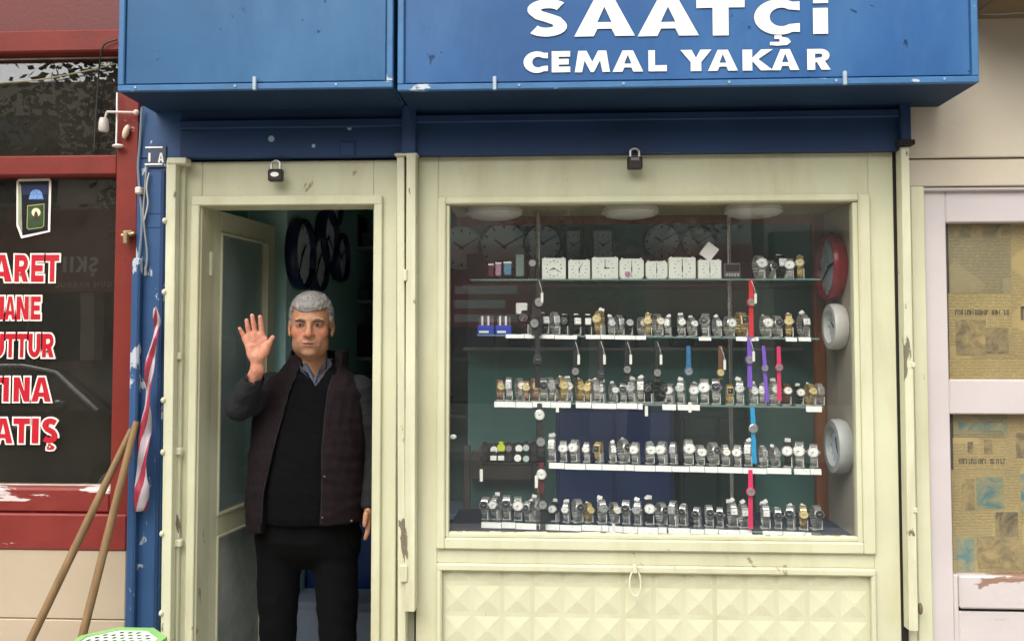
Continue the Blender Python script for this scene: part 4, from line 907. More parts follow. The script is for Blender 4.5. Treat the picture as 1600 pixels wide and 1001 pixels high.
def jar_ex(t, a, b, Y): MB().box(a.x - .001, b.x + .001, Y - .001, Y + .03, b.z - .006, b.z + .001, .001).build('lid', PAPER, t)
smallbox('jar', 'dark red jar with white lid on the top shelf', 'jar', 763, 771, 412, 432, YF + .03, mat('dark_red_jar', '#6a2a33', .3), .03, None, jar_ex)
smallbox('figurine', 'pink and white trinket next to the dark red jar', 'trinket', 774, 783, 410, 431, YF + .03, mat('pink_trinket', '#b98aa0', .4, vary=.4, vscale=90), .02, None, jar_ex)
smallbox('trinket_box', 'pale blue trinket box on white base, top shelf', 'trinket', 787, 799, 409, 430, YF + .03, mat('pale_blue_trinket', '#5d8fa8', .4, vary=.4, vscale=80), .02, None, jar_ex)
smallbox('slim_box', 'tall slim grey green box left of the pole', 'box', 806, 819, 397, 432, YF + .03, mat('grey_green_card', '#73897f', .6), .03)
a = at(832, 411, YF + .03)
bt = thing('table_clock', 'small black table clock with grey dial left of the pole', 'clock', (a.x, YF + .03, shz(0, a.x)))
MB().lathe([(.020, .008), (.021, 0), (.018, -.005)], (a.x, YF + .03, a.z), 'Y', 20).box(a.x - .012, a.x + .012, YF + .024, YF + .044, shz(0, a.x), a.z - .015, .002).build('case', BLACK, bt)
MB().lathe([(.0125, -.0065), (0, -.0066)], (a.x, YF + .03, a.z), 'Y', 20).build('dial', DS_, bt)
# ---- tray of sports watches
A_, B_ = at(752, 722, YF + .02), at(852, 690, YF + .02)
tr = thing('watch_tray', 'black tilted tray holding two rows of sports watches', 'tray', ((A_.x + B_.x) / 2, YF + .02, A_.z))
MB().box(A_.x, B_.x, YF + .03, YF + .16, A_.z - .012, A_.z - .002, .003).box(A_.x, B_.x, YF + .07, YF + .08, A_.z - .002, B_.z - .01, .002).build('tray_body', BLACK, tr)
for sx in (A_.x + .01, B_.x - .01): MB().box(sx - .004, sx + .004, YF + .08, YF + .2, A_.z - .012, A_.z - .002).build('tray_arm', BLACK, tr)
spt = [(757, 700, 'bd'), (772, 702, 'w', ), (783, 700, 'lime'), (795, 700, 'grey'), (811, 700, 'w'), (822, 699, 'pale'), (834, 700, 'bd'), (757, 716, 'bd'), (771, 715, 'sqw'), (783, 715, 'sqw'), (795, 716, 'bd'), (809, 715, 'w'), (822, 716, 'pale'), (835, 716, 'bd')]
LIME = rub('lime_rubber', '#b4cc12'); seen = {}
for i, s_ in enumerate(spt):
    px, py, kd = s_[:3]; Y = YF + (.045 if py > 708 else .062); c = at(px, py, Y)
    dm = {'w': DW_, 'lime': mat('lime_dial', '#c8d83a', .4), 'grey': mat('mauve_dial', '#857478', .4), 'pale': mat('pale_green_dial', '#b7c9bf', .4), 'bd': DD_, 'sqw': DW_}[kd]; cm = LIME if kd == 'lime' else BLKST
    dn_ = {'w': 'round white', 'lime': 'bright lime', 'grey': 'mauve grey', 'pale': 'pale green', 'bd': 'dark', 'sqw': 'square white'}[kd]; j = 'upper' if py < 708 else 'lower'
    idx = i if i < 7 else i - 7
    t = thing('sports_watch', 'sports watch with %s dial, %s from left in tray %s row' % (dn_, nth(idx), j), 'watch', (c.x, Y, c.z - .015), 'sports watches in the black tray')
    r = .0165 if kd in ('lime', 'w') else .0145
    if kd == 'sqw': MB().box(c.x - r, c.x + r, Y - .004, Y + .006, c.z - r * .8, c.z + r * .8, .003).build('case', cm, t); MB().box(c.x - r * .8, c.x + r * .8, Y - .005, Y - .003, c.z - r * .6, c.z + r * .6, .001).build('dial', dm, t)
    else:
        MB().lathe([(r, .006), (r, -.002), (r * .85, -.005)], (c.x, Y, c.z), 'Y', 18).build('case', cm, t, True, 35); MB().lathe([(r * .8, -.0055), (0, -.0056)], (c.x, Y, c.z), 'Y', 18).build('dial', dm, t)
    MB().box(c.x - .008, c.x + .008, Y + .003, Y + .006, c.z - .024, c.z + .024, .001).build('strap', cm, t)
# bits of tissue lying at the left edge and on the base board
a = at(708, 682, .03); tag(MB().ball(a, (.012, .006, .009), 8, 6).build('paper_scrap', PAPER, None, True), 'white paper scrap stuck inside left edge of glass', 'scrap')
a = at(1335, 832, .06); tag(MB().box(-.016, .016, -.003, .003, -.005, .005).xf(Matrix.Translation((a.x - .02, .07, fz(842, .05) + .008)) @ Matrix.Rotation(R(-20), 4, 'Y')).build('paper_scrap', PAPER), 'white paper scrap lying in lower right corner', 'scrap')

# ------------------------------------------------------------------ wall clocks
def wall_clock(label, c, r, normal, rimm, dialm, depth=.035, rim=.12, group=None, hands=(10, 2), handm=None):
    """c = centre on the wall, normal = the way it faces"""
    t = thing('wall_clock', label, 'wall clock', c, group); n = Vector(normal).normalized()
    M = Matrix.Translation(c) @ Vector((0, -1, 0)).rotation_difference(n).to_matrix().to_4x4()
    ri = r * (1 - rim)
    MB().lathe([(r * .93, 0), (r, -depth * .4), (r * .985, -depth * .85), (r * .95, -depth), (ri * 1.02, -depth), (ri, -depth * .7), (ri * .98, -depth * .55)], (0, 0, 0), 'Y', 40).xf(M).build('rim', rimm, t, True, 50)
    MB().lathe([(ri * .99, -depth * .56), (0, -depth * .57)], (0, 0, 0), 'Y', 40).xf(M).build('dial', dialm, t)
    hands_mb(ri, -depth * .66, *hands).xf(M).build('hands', handm or HAND, t)
    return t
CD = mat('clock_dial_blue_grey', '#cfdfe8', .3, vary=.05, bump=0); CDT = mat('clock_dial_teal_grey', '#d3e8e6', .3, vary=.05, bump=0)
NAVY = mat('clock_rim_navy', '#1c2c55', .3, vary=.1, bump=0); REDR = mat('clock_rim_red', '#8f1f22', .28, vary=.08, bump=0, spec=.5); WHR = mat('clock_rim_white', '#dcd8cf', .35, vary=.04, bump=0); WHG = mat('clock_rim_grey', '#b9bab6', .35, vary=.04, bump=0)
def on_side(px, py):
    # point on the side board
    d = at(px, py, 0.0) - CAM; t = (rxn - .002 - CAM.x) / d.x; return CAM + d * t
c = on_side(1308, 417); wall_clock('red rimmed wall clock on the beige side board', c, .128, (-1, 0, 0), REDR, CD, .05, .12, 'clocks on the side board', (2, 8))
c = on_side(1316, 510); wall_clock('cream rimmed small clock below the red one', c, .085, (-1, 0, 0), WHR, CD, .05, .3, 'clocks on the side board')
c = on_side(1321, 697); wall_clock('grey white rimmed clock lowest on the side board', c, .10, (-1, 0, 0), WHG, CD, .05, .3, 'clocks on the side board', (11, 5))
def on_left(px, py):
    d = at(px, py, 0.0) - CAM; t = (XW + .002 - CAM.x) / d.x; return CAM + d * t
for px, py, r, lab in ((461, 397, .185, 'large dark rimmed clock, leftmost on inner left wall'), (487, 410, .165, 'dark rimmed clock hanging lowest, behind the open door'), (503, 372, .165, 'dark rimmed clock, third on the inner left wall'), (523, 402, .15, 'small dark rimmed clock nearest the back wall'), (512, 318, .14, 'dark rimmed clock hanging highest by the door head')):
    c = on_left(px, py); wall_clock(lab, c, r * .87, (1, 0, 0), mat('clock_rim_blue', '#1b2747', .3, bump=0), mat('clock_dial_pale_blue', '#f0f6f8', .3, bump=0, vary=.03), .055, .13, 'dark clocks on the inner left wall', random.choice(((10, 2), (8, 4), (1, 7))))
for px, py, r, lab, rm, dm in ((722, 388, .14, 'pale round clock on the back wall, leftmost', CDT, CDT), (788, 386, .165, 'big round clock with dark rim on the back wall', NAVY, CDT), (848, 381, .125, 'round dark rimmed clock behind the left display pole', NAVY, CD), (1033, 378, .12, 'round clock on back wall above rounded alarm clocks', NAVY, CDT), (1090, 380, .11, 'round clock on back wall behind the tilted card', NAVY, CDT)):
    c = at(px, py, YP - .003); wall_clock(lab, c, r * .75, (0, -1, 0), rm, dm, .04, .1, 'round clocks on the back wall')
for px0, px1, lab in ((880, 912, 'square teal wall clock on the back wall, left one'), (922, 962, 'square blue wall clock on the back wall, right one')):
    a, b = at(px0, 412, YP - .03), at(px1, 355, YP - .03); t = thing('square_wall_clock', lab, 'wall clock', ((a.x + b.x) / 2, YP, a.z), 'square clocks on the back wall')
    MB().box(a.x, b.x, YP - .04, YP - .002, a.z, b.z, .01).build('case', mat('teal_clock_case', '#3f6d74', .4), t)
    MB().box(a.x + .018, b.x - .018, YP - .043, YP - .038, a.z + .018, b.z - .018, .004).build('dial', CD, t)
    hands_mb(.055, -.004).xf(Matrix.Translation(((a.x + b.x) / 2, YP - .043, (a.z + b.z) / 2))).build('hands', HAND, t)

# ------------------------------------------------------------------ furniture in the shop
def furn(name, label, cat, x0, x1, y0, y1, z0, z1, m, shelves=0, top=None):
    t = thing(name, label, cat, ((x0 + x1) / 2, (y0 + y1) / 2, z0))
    MB().box(x0, x1, y0 + .02, y1, z0, z1, .004).build('carcass', m, t)
    n = max(1, shelves)
    for k in range(n):
        a = x0 + .01 + k * (x1 - x0 - .02) / n; b = x0 + .01 + (k + 1) * (x1 - x0 - .02) / n
        d = MB().box(a + .004, b - .004, y0, y0 + .019, z0 + .06, z1 - .03, .004).build('door_panel', m, t)
        MB().box(b - .03, b - .02, y0 - .012, y0, (z0 + z1) / 2 - .04, (z0 + z1) / 2 + .04, .003).build('handle', STEEL, d)
    if top: MB().box(x0 - .01, x1 + .01, y0 - .015, y1 + .005, z1 + .001, z1 + .025, .004).build('counter_top', top, t)
    return t
furn('blue_cabinet', 'tall blue painted cabinet behind the middle display shelves', 'cabinet', fx(868, .82), fx(1052, .82), .82, YP - .005, .02, fz(632, .82), BLUECAB, 2, mat('pale_counter_top', '#7f93a3', .4))
furn('blue_counter', 'low blue counter behind the man and his legs', 'counter', XW + .003, XP_ - .03, .98, 1.3, .02, fz(812, .98), BLUECAB, 3, MATS['pale_counter_top'])
furn('grey_box', 'low grey box in front of the blue counter', 'box', XW + .003, XP_ - .1, .74, .97, .02, fz(948, .74), mat('grey_blue_step', '#8b95a6', .6, vary=.1, bump=.1), 1)
DKW = mat('dark_cabinet_wood', '#2a2420', .5, vary=.3, vscale=5, bump=.1)
furn('dark_cabinet', 'dark wooden cabinet deep inside behind right display shelves', 'cabinet', fx(1062, .9), fx(1180, .9), .9, YP - .005, .02, fz(640, .9), mat('dark_teal_cabinet', '#22403d', .5, vary=.2, bump=.1), 2)
# shelving behind the man on the right side
t = thing('wall_shelving', 'dim wall shelving with boxes behind the man', 'shelving', (fx(560, 2.1), 2.1, .9))
xa, xb = fx(528, 2.1), XP_ - .03
for py in (386, 470, 560, 650): MB().box(xa, xb, 1.98, YB - .002, fz(py, 2.0) - .012, fz(py, 2.0) + .008, .002).build('shelf_board', mat('grey_board', '#8c9490', .6), t)
for x in (xa, xb): MB().box(x - .012, x + .012, 1.985, YB - .003, fz(655, 2.0), fz(350, 2.0), .002).build('upright', DKW, t)
rr_ = random.Random(2)
cols_ = [mat('box_dark', '#1d2428', .6), mat('box_navy', '#1b2744', .6), mat('box_grey', '#5b6468', .6), mat('box_brown', '#3b2d25', .6), mat('box_teal', '#2f5550', .6)]
for pyi, py in enumerate((386, 470, 560, 650)):
    x = xa + .03; n = 0
    while x < xb - .12:
        wd = rr_.uniform(.05, .12); h = rr_.uniform(.06, .2); z = fz(py, 2.0) + .0085
        tag(MB().box(x, x + wd, 2.02, 2.2, z, z + h, .003).build('stock_box', rr_.choice(cols_)), '%s stock box from left on the %s board behind the man' % (nth(n), ['top', 'second', 'third', 'lowest'][pyi]), 'box', 'stock boxes behind the man'); x += wd + rr_.uniform(.005, .04); n += 1
# long shelf with dim stock behind the display
t = thing('back_shelf', 'dim long back wall shelf seen between display shelves', 'shelf', (fx(900, 1.0), 1.0, fz(450, 1.0)))
for py, nm in ((446, 'a'), (545, 'b')): MB().box(fx(725, 1.0), fx(1250, 1.0), .94, YP - .002, fz(py, .94) - .008, fz(py, .94) + .008, .003).build('board', MATS['grey_board'], t)
for pyi, py in enumerate((446, 545)):
    x = fx(730, 1.0); n = 0
    while x < fx(1225, 1.0):
        wd = rr_.uniform(.06, .16); h = rr_.uniform(.05, .15); z = fz(py, .94) + .0085
        tag(MB().box(x, x + wd, 0.97, 1.1, z, z + h, .004).build('stock_box', rr_.choice(cols_)), '%s stock box from left on %s back board behind the display' % (nth(n), ['upper', 'lower'][pyi]), 'box', 'stock boxes behind the display'); x += wd + rr_.uniform(.01, .1); n += 1
# chair behind the left of the display
cx0, cx1 = fx(733, .7), fx(800, .7); t = thing('wooden_chair', 'wooden chair with navy seat behind lower left of display', 'chair', ((cx0 + cx1) / 2, .85, .02))
CW = mat('chair_grey_brown', '#6d665c', .5, vary=.15); zs = fz(800, .7) - .28
MB().box(cx0 - .06, cx1 + .12, .66, 1.04, zs, zs + .05, .012).build('seat', mat('navy_seat', '#2c3556', .8), t)
for sx in (cx0 - .04, cx1 + .10):
    for sy in (.68, 1.02): MB().box(sx - .016, sx + .016, sy - .016, sy + .016, .02, zs, .004).build('leg', CW, t)
for sx in (cx0 - .04, cx1 + .10): MB().box(sx - .016, sx + .016, 1.01, 1.035, zs, zs + .52, .004).build('back_post', CW, t)
MB().box(cx0 - .02, cx1 + .08, 1.012, 1.032, zs + .36, zs + .5, .008).build('back_rail', CW, t); MB().box(cx0 - .02, cx1 + .08, 1.012, 1.032, zs + .16, zs + .24, .008).build('back_rail', CW, t)

# ------------------------------------------------------------------ street clutter on the left
def pole(label, top, bot):
    T_, B_ = at(*top), at(*bot); d = (B_ - T_); B_ = T_ + d * ((T_.z - .004) / (T_.z - B_.z))
    P = [T_ + (B_ - T_) * k / 8 for k in range(9)]
    return tag(MB().tube(P, [.0105, .0125] + [.0135] * 7, 10).build('wooden_pole', WOODST, None, True), label, 'pole', 'wooden poles leaning by the blue pilaster')
pole('darker wooden pole leaning left, its foot farther out', (206, 670, -.045), (-124, 1358, -.4))
pole('lighter wooden pole leaning steeper beside the pilaster', (213, 658, -.075), (37, 1358, -.4))
# striped tape
tpM = bpy.data.materials.new('striped_tape'); tpM.use_nodes = True; ntp = tpM.node_tree; bp_ = ntp.nodes['Principled BSDF']
uv = ntp.nodes.new('ShaderNodeUVMap'); wv = ntp.nodes.new('ShaderNodeTexWave'); wv.inputs['Scale'].default_value = 1.0; wv.bands_direction = 'DIAGONAL'
mp = ntp.nodes.new('ShaderNodeMapping'); mp.inputs['Scale'].default_value = (.5, 2.3, 0); ntp.links.new(uv.outputs[0], mp.inputs[0]); ntp.links.new(mp.outputs[0], wv.inputs[0])
ntp.links.new(ramp(ntp, wv.outputs[1], [(.47, lin('#a99fa2')), (.53, lin('#96283c'))]), bp_.inputs['Base Color']); bp_.inputs['Roughness'].default_value = .5
path = [(243, 480, 3), (246, 505, 8), (241, 530, 13), (236, 560, 10), (233, 600, 12), (229, 640, 12), (226, 680, 15), (223, 720, 19), (221, 760, 20), (219, 798, 18)]
Vt, Ft, UV = [], [], []
NP_ = 40
for i in range(NP_ + 1):
    u = i / NP_ * (len(path) - 1); k = min(int(u), len(path) - 2); f = u - k; f = f * f * (3 - 2 * f) * .5 + f * .5
    px, py, wd = [path[k][q] + (path[k + 1][q] - path[k][q]) * f for q in range(3)]
    c = at(px, py, -.066 - .006 * math.sin(i * .9)); hw = wd / 2 / 450
    for j in range(5):
        s_ = (j / 4 - .5) * 2; tw = .012 * math.sin(i * .55) * s_ + .006 * math.cos(s_ * 3 + i * .4)
        Vt.append((c.x + hw * s_, c.y + tw, c.z + .003 * s_)); UV.append((j / 4, i / NP_))
for i in range(NP_):
    for j in range(4): Ft.append((i * 5 + j, i * 5 + j + 1, (i + 1) * 5 + j + 1, (i + 1) * 5 + j))
me = bpy.data.meshes.new('barrier_tape'); me.from_pydata(Vt, [], Ft); ul = me.uv_layers.new(name='UVMap')
for lp2 in me.loops: ul.data[lp2.index].uv = UV[lp2.vertex_index]
for p in me.polygons: p.use_smooth = True
me.materials.append(tpM); tp = bpy.data.objects.new('barrier_tape', me); col.objects.link(tp)
sm = tp.modifiers.new('thick', 'SOLIDIFY'); sm.thickness = .0012
tag(tp, 'red and white striped barrier tape hanging on blue pipe', 'tape')
# green stool with white perforated seat
sc0 = at(192, 1000, -.33); zs = at(192, 978.5, -.24).z; cxs, cys, rs_ = sc0.x, -.38, .148
stl = thing('plastic_stool', 'green plastic stool with white perforated seat by the poles', 'stool', (cxs, cys, 0))
octa = lambda r, n=8, o=22.5: [(cxs + r * math.cos(R(o + 360 / n * k)), cys + r * math.sin(R(o + 360 / n * k))) for k in range(n)]
m_ = MB(); O, I = octa(rs_), octa(rs_ * .84); n = 8
V = [(*p, zs) for p in O] + [(*p, zs) for p in I] + [(*q, zs - .035) for q in octa(rs_ * 1.03)] + [(*p, zs - .02) for p in I]
m_.add(V, [(k, (k + 1) % n, n + (k + 1) % n, n + k) for k in range(n)] + [(k, (k + 1) % n, 2 * n + (k + 1) % n, 2 * n + k) for k in range(n)] + [(n + k, n + (k + 1) % n, 3 * n + (k + 1) % n, 3 * n + k) for k in range(n)])
m_.build('seat_rim', GREENPL, stl)
holes = []
hx = rs_ * .84 / 4.6
for i in range(-5, 6):
    for j in range(-5, 6):
        x = (i + (j % 2) * .5) * hx * 1.0; y = j * hx * .88
        if math.hypot(x, y) < rs_ * .70: holes.append([Vector((cxs + x + hx * .33 * math.cos(R(60 * k)), cys + y + hx * .33 * math.sin(R(60 * k)), 0)) for k in range(6)])
outer = [Vector((*p, 0)) for p in octa(rs_ * .83)]
L = [outer] + holes; flat = [p for l in L for p in l]; tri = tessellate_polygon(L)
MB().add([(p.x, p.y, zs - .003) for p in flat], [tuple(t_) for t_ in tri]).build('perforated_seat', WHITE_P, stl)
MB().add([(*p, zs - .019) for p in octa(rs_ * .83)], [tuple(range(8))]).build('seat_tray', GREENPL, stl)
for k in range(4):
    a = R(45 + 90 * k); MB().tube([(cxs + rs_ * .8 * math.cos(a), cys + rs_ * .8 * math.sin(a), zs - .02), (cxs + rs_ * 1.15 * math.cos(a), cys + rs_ * 1.15 * math.sin(a), 0.003)], [.02, .016], 10).build('leg', GREENPL, stl, True)
# ------------------------------------------------------------------ the man: surfaces grown from smooth distance fields
class Field:
    def __init__(s, xs, ys, zs):
        s.ax = [np.asarray(a, np.float32) for a in (xs, ys, zs)]
        s.D = np.full([len(a) for a in s.ax], .2, np.float32)
    def block(s, lo, hi, pad):
        sl = []
        for a, l, h in zip(s.ax, lo, hi):
            i0 = int(np.searchsorted(a, l - pad)); i1 = int(np.searchsorted(a, h + pad)); sl.append(slice(max(0, i0), max(i1, i0 + 1)))
        g = np.meshgrid(*[a[q] for a, q in zip(s.ax, sl)], indexing='ij')
        return tuple(sl), g
    def put(s, sl, d, k, sub=False):
        a = s.D[sl]
        if sub:
            h = np.clip(.5 - .5 * (d + a) / k, 0, 1); s.D[sl] = a * (1 - h) + (-d) * h + k * h * (1 - h)
        else:
            h = np.clip(.5 + .5 * (d - a) / k, 0, 1); s.D[sl] = d * (1 - h) + a * h - k * h * (1 - h)
    def ell(s, c, r, k=.01, sub=False, rot=None):
        m = max(r); sl, (x, y, z) = s.block([c[i] - m for i in range(3)], [c[i] + m for i in range(3)], .05)
        x, y, z = x - c[0], y - c[1], z - c[2]
        if rot is not None:
            x, y, z = [rot[0][i] * x + rot[1][i] * y + rot[2][i] * z for i in range(3)]
        k0 = np.sqrt((x / r[0]) ** 2 + (y / r[1]) ** 2 + (z / r[2]) ** 2) + 1e-6
        k1 = np.sqrt((x / r[0] ** 2) ** 2 + (y / r[1] ** 2) ** 2 + (z / r[2] ** 2) ** 2) + 1e-6
        s.put(sl, k0 * (k0 - 1) / k1, k, sub)
    def cap(s, a, b, ra, rb, k=.01, sub=False):
        a = np.array(a, float); b = np.array(b, float); m = max(ra, rb)
        sl, (x, y, z) = s.block(np.minimum(a, b) - m, np.maximum(a, b) + m, .05)
        d = b - a; t = np.clip(((x - a[0]) * d[0] + (y - a[1]) * d[1] + (z - a[2]) * d[2]) / max(1e-9, d @ d), 0, 1)
        q = np.sqrt((x - a[0] - t * d[0]) ** 2 + (y - a[1] - t * d[1]) ** 2 + (z - a[2] - t * d[2]) ** 2) - (ra + (rb - ra) * t)
        s.put(sl, q, k, sub)
    def loft(s, Z, cx, cy, A, B, k=.01, sub=False, p=2.0, pad=.0):
        """stack of ellipses: Z rising"""
        sl, (x, y, z) = s.block((min(np.array(cx) - A) - pad, min(np.array(cy) - B) - pad, Z[0]), (max(np.array(cx) + A) + pad, max(np.array(cy) + B) + pad, Z[-1]), .05)
        f = lambda v: np.interp(z[0, 0], Z, v)[None, None, :]
        a, b = f(A), f(B)
        q = ((np.abs(x - f(cx)) / a) ** p + (np.abs(y - f(cy)) / b) ** p) ** (1 / p)
        d = (q - 1) * np.minimum(a, b) * .9
        d = np.maximum(d, np.maximum(z - Z[-1], Z[0] - z))
        s.put(sl, d.astype(np.float32), k, sub)
    def cut(s, fn, k=.004):
        g = np.meshgrid(*s.ax, indexing='ij'); d = fn(*g)   # negative inside = removed
        s.put((slice(None),) * 3, d.astype(np.float32), k, True)
    def noise(s, amp, freq, seed, st=(1, 1, 1)):
        r = np.random.RandomState(seed); g = np.meshgrid(*s.ax, indexing='ij'); n = np.zeros_like(s.D)
        for i in range(7):
            v = r.normal(size=3); v = v / np.linalg.norm(v) * freq * (.6 + i * .35) * np.array(st); n += np.sin(g[0] * v[0] + g[1] * v[1] + g[2] * v[2] + r.uniform(0, 6)) / (1 + i * .5)
        s.D += (amp * n).astype(np.float32)
    def folds(s, amp, freq, seed, st=(1, 1, 1)):
        """cloth creases: narrow ridges with broad valleys, wandering"""
        r = np.random.RandomState(seed); g = np.meshgrid(*s.ax, indexing='ij')
        wob = np.sin(g[0] * 17 + 1) + np.sin(g[1] * 21 + 2) + np.sin(g[2] * 19)
        for i in range(4):
            v = r.normal(size=3); v = v / np.linalg.norm(v) * freq * (.55 + i * .3) * np.array(st)
            q = np.sin(g[0] * v[0] + g[1] * v[1] + g[2] * v[2] + r.uniform(0, 6) + wob * .9)
            m = .5 + .5 * np.sin(g[0] * r.uniform(8, 22) + g[2] * r.uniform(8, 22) + r.uniform(0, 6))
            s.D -= (amp * .45 * m * (1 - np.abs(q)) ** 2).astype(np.float32)
        s.D += np.float32(amp * .35)
    def mesh(s, name):
        D = s.D; nx, ny, nz = D.shape; ins = D < 0
        cnt = np.zeros((nx - 1, ny - 1, nz - 1), np.int8)
        for i in (0, 1):
            for j in (0, 1):
                for k in (0, 1): cnt += ins[i:nx - 1 + i, j:ny - 1 + j, k:nz - 1 + k]
        act = (cnt > 0) & (cnt < 8); I, J, K = np.nonzero(act); idx = -np.ones(act.shape, np.int64); idx[I, J, K] = np.arange(len(I))
        acc = np.zeros((len(I), 3)); num = np.zeros(len(I))
        co = [(i, j, k) for i in (0, 1) for j in (0, 1) for k in (0, 1)]
        for a in co:
            for b in co:
                if sum(abs(p - q) for p, q in zip(a, b)) == 1 and a < b:
                    da = D[I + a[0], J + a[1], K + a[2]]; db = D[I + b[0], J + b[1], K + b[2]]; m = (da < 0) != (db < 0)
                    t = np.where(m, da / np.where(m, da - db, 1), 0)
                    pa = np.stack([s.ax[0][I + a[0]], s.ax[1][J + a[1]], s.ax[2][K + a[2]]], 1); pb = np.stack([s.ax[0][I + b[0]], s.ax[1][J + b[1]], s.ax[2][K + b[2]]], 1)
                    acc += np.where(m[:, None], pa + (pb - pa) * t[:, None], 0); num += m
        V = acc / num[:, None]; F = []
        for ax in range(3):
            s0 = [slice(None)] * 3; s1 = [slice(None)] * 3; s0[ax] = slice(0, -1); s1[ax] = slice(1, None)
            A, B = ins[tuple(s0)], ins[tuple(s1)]; e = np.nonzero(A != B); u, v = [q for q in range(3) if q != ax]
            ok = (e[u] > 0) & (e[v] > 0) & (e[u] < D.shape[u] - 1) & (e[v] < D.shape[v] - 1); e = [q[ok] for q in e]
            def cell(du, dv):
                c = [q.copy() for q in e]; c[u] -= du; c[v] -= dv; return idx[c[0], c[1], c[2]]
            q = np.stack([cell(1, 1), cell(0, 1), cell(0, 0), cell(1, 0)], 1); fl = A[tuple(e)] ^ (ax == 1); q[~fl] = q[~fl][:, ::-1]; F.append(q)
        F = np.concatenate(F); F = F[(F >= 0).all(1)]
        me = bpy.data.meshes.new(name)
        me.vertices.add(len(V)); me.vertices.foreach_set('co', V.ravel().astype(np.float32))
        me.loops.add(F.size); me.loops.foreach_set('vertex_index', F.ravel().astype(np.int32))
        me.polygons.add(len(F)); me.polygons.foreach_set('loop_start', np.arange(0, F.size, 4, dtype=np.int32))
        me.update(calc_edges=True); me.validate()
        me.polygons.foreach_set('use_smooth', np.ones(len(me.polygons), bool)); return me, V
def grid(segs):
    out = []
    for a, b, h in segs: out += list(np.arange(a, b, h))
    return np.array(sorted(set(np.round(out, 5))))

YM = .19
P3 = lambda px, py, dy=0.0: np.array(at(px, py, YM + dy))
HC = P3(486, 509, -.015)                       # centre of the head
TURN = R(11)                                   # head turned a little to his right
ct, st_ = math.cos(TURN), math.sin(TURN)
HR = np.array([[ct, -st_, 0], [st_, ct, 0], [0, 0, 1]])
hp = lambda x, y, z: HC + HR @ np.array((x, y, z))
ROT = [list(HR[i]) for i in range(3)]
man = thing('person', 'man in dark vest and black trousers waving in the shop doorway', 'person', (HC[0], YM + .02, .0))

ztop = HC[2] + .14
body = Field(grid([(fx(362, 0.0), fx(440, .1), .0024), (fx(440, .1), HC[0] + .105, .0024), (HC[0] + .105, HC[0] + .30, .006)]), grid([(-.075, .14, .0026), (.14, .36, .005)]), grid([(.0, .75, .014), (.75, 1.36, .009), (1.36, ztop, .0024)]))
def he(c, r, k=.01, sub=False): body.ell(hp(*c), r, k, sub, ROT)
def hc_(a, b, ra, rb, k=.01, sub=False): body.cap(hp(*a), hp(*b), ra, rb, k, sub)
# torso, legs under the clothes
body.loft([.8, 1.0, 1.2, 1.32, 1.4, 1.44], [HC[0]] * 6, [YM + .03] * 6, [.12, .12, .14, .15, .10, .06], [.08, .09, .09, .08, .06, .05], .02)
for px0, px1 in ((436, 434), (524, 528)): body.cap(P3(px0, 850, .03), np.append(P3(px1, 1000, .03)[:2], .12), .05, .04, .03); body.cap(np.append(P3(px1, 1000, .03)[:2], .10), np.append(P3(px1, 1000, -.06)[:2], .05), .035, .03, .02)
# neck and head
hc_((0, .025, -.07), (0, .04, -.21), .056, .062, .02)
he((0, .016, .034), (.0745, .093, .080), .02)
he((0, -.02, -.028), (.0635, .064, .082), .025)
he((0, -.026, -.070), (.051, .052, .040), .03)
for s_ in (-1, 1):
    he((s_ * .043, -.050, -.022), (.022, .020, .022), .02)
    he((s_ * .042, -.018, -.072), (.018, .030, .028), .02)
he((0, -.066, -.099), (.024, .018, .014), .018)
he((0, -.073, .022), (.054, .013, .010), .016)
for s_ in (-1, 1): he((s_ * .031, -.089, .003), (.0185, .013, .0105), .010, True)
for s_ in (-1, 1): he((s_ * .031, -.068, .002), (.0165, .012, .0125), .006)
hc_((0, -.080, .014), (0, -.1015, -.032), .0085, .0125, .010)
for s_ in (-1, 1): he((s_ * .0125, -.0905, -.0365), (.0085, .0105, .0075), .005)
for s_ in (-1, 1): he((s_ * .0065, -.0985, -.0455), (.0036, .005, .0025), .002, True)
he((0, -.071, -.062), (.034, .018, .022), .02)
he((0, -.0885, -.0615), (.0235, .0065, .0042), .004); he((0, -.0868, -.0725), (.0205, .0075, .0052), .004)
hc_((-.023, -.090, -.0675), (.023, -.090, -.0675), .0016, .0016, .003, True)
for s_ in (-1, 1): hc_((s_ * .018, -.096, -.040), (s_ * .033, -.083, -.068), .003, .0022, .006, True)
for s_ in (-1, 1):
    he((s_ * .078, .014, -.006), (.0085, .019, .031), .006); he((s_ * .083, .006, -.004), (.006, .009, .016), .004, True); he((s_ * .076, .004, -.032), (.006, .009, .010), .005)
for s_ in (-1, 1): hc_((s_ * .004, -.084, .038), (s_ * .036, -.077, .040), .0022, .0012, .005, True)
# raised right hand, palm to the street
YH = .005
Hh = lambda px, py, dy=0.0: np.array(at(px, py, YH + dy))
wrist = Hh(402, 577, .012)
fing = [((383.5, 530), (378.5, 520), (374.5, 513.0), .0078), ((390, 525), (387.5, 512), (385.3, 500.5), .0086), ((399, 522), (396.6, 507), (394, 493), .0090), ((409, 523.5), (408, 508), (406.3, 495), .0088)]
for b_, m_, t_, r in fing:
    B0 = Hh(*b_, .004); M0 = Hh(*m_, -.003); T0 = Hh(*t_, -.010)
    body.cap(B0, M0, r * 1.08, r, .004); body.cap(M0, T0, r, r * .82, .003)
    body.cap(B0, Hh(400 + (b_[0] - 397) * .45, 556, .004), r * 1.25, .0135, .010)
body.cap(Hh(415, 530, .002), Hh(408, 556, .002), .009, .014, .012)
body.ell(Hh(412, 548, -.006), (.014, .011, .024), .010); body.ell(Hh(391, 548, -.004), (.012, .010, .024), .010)
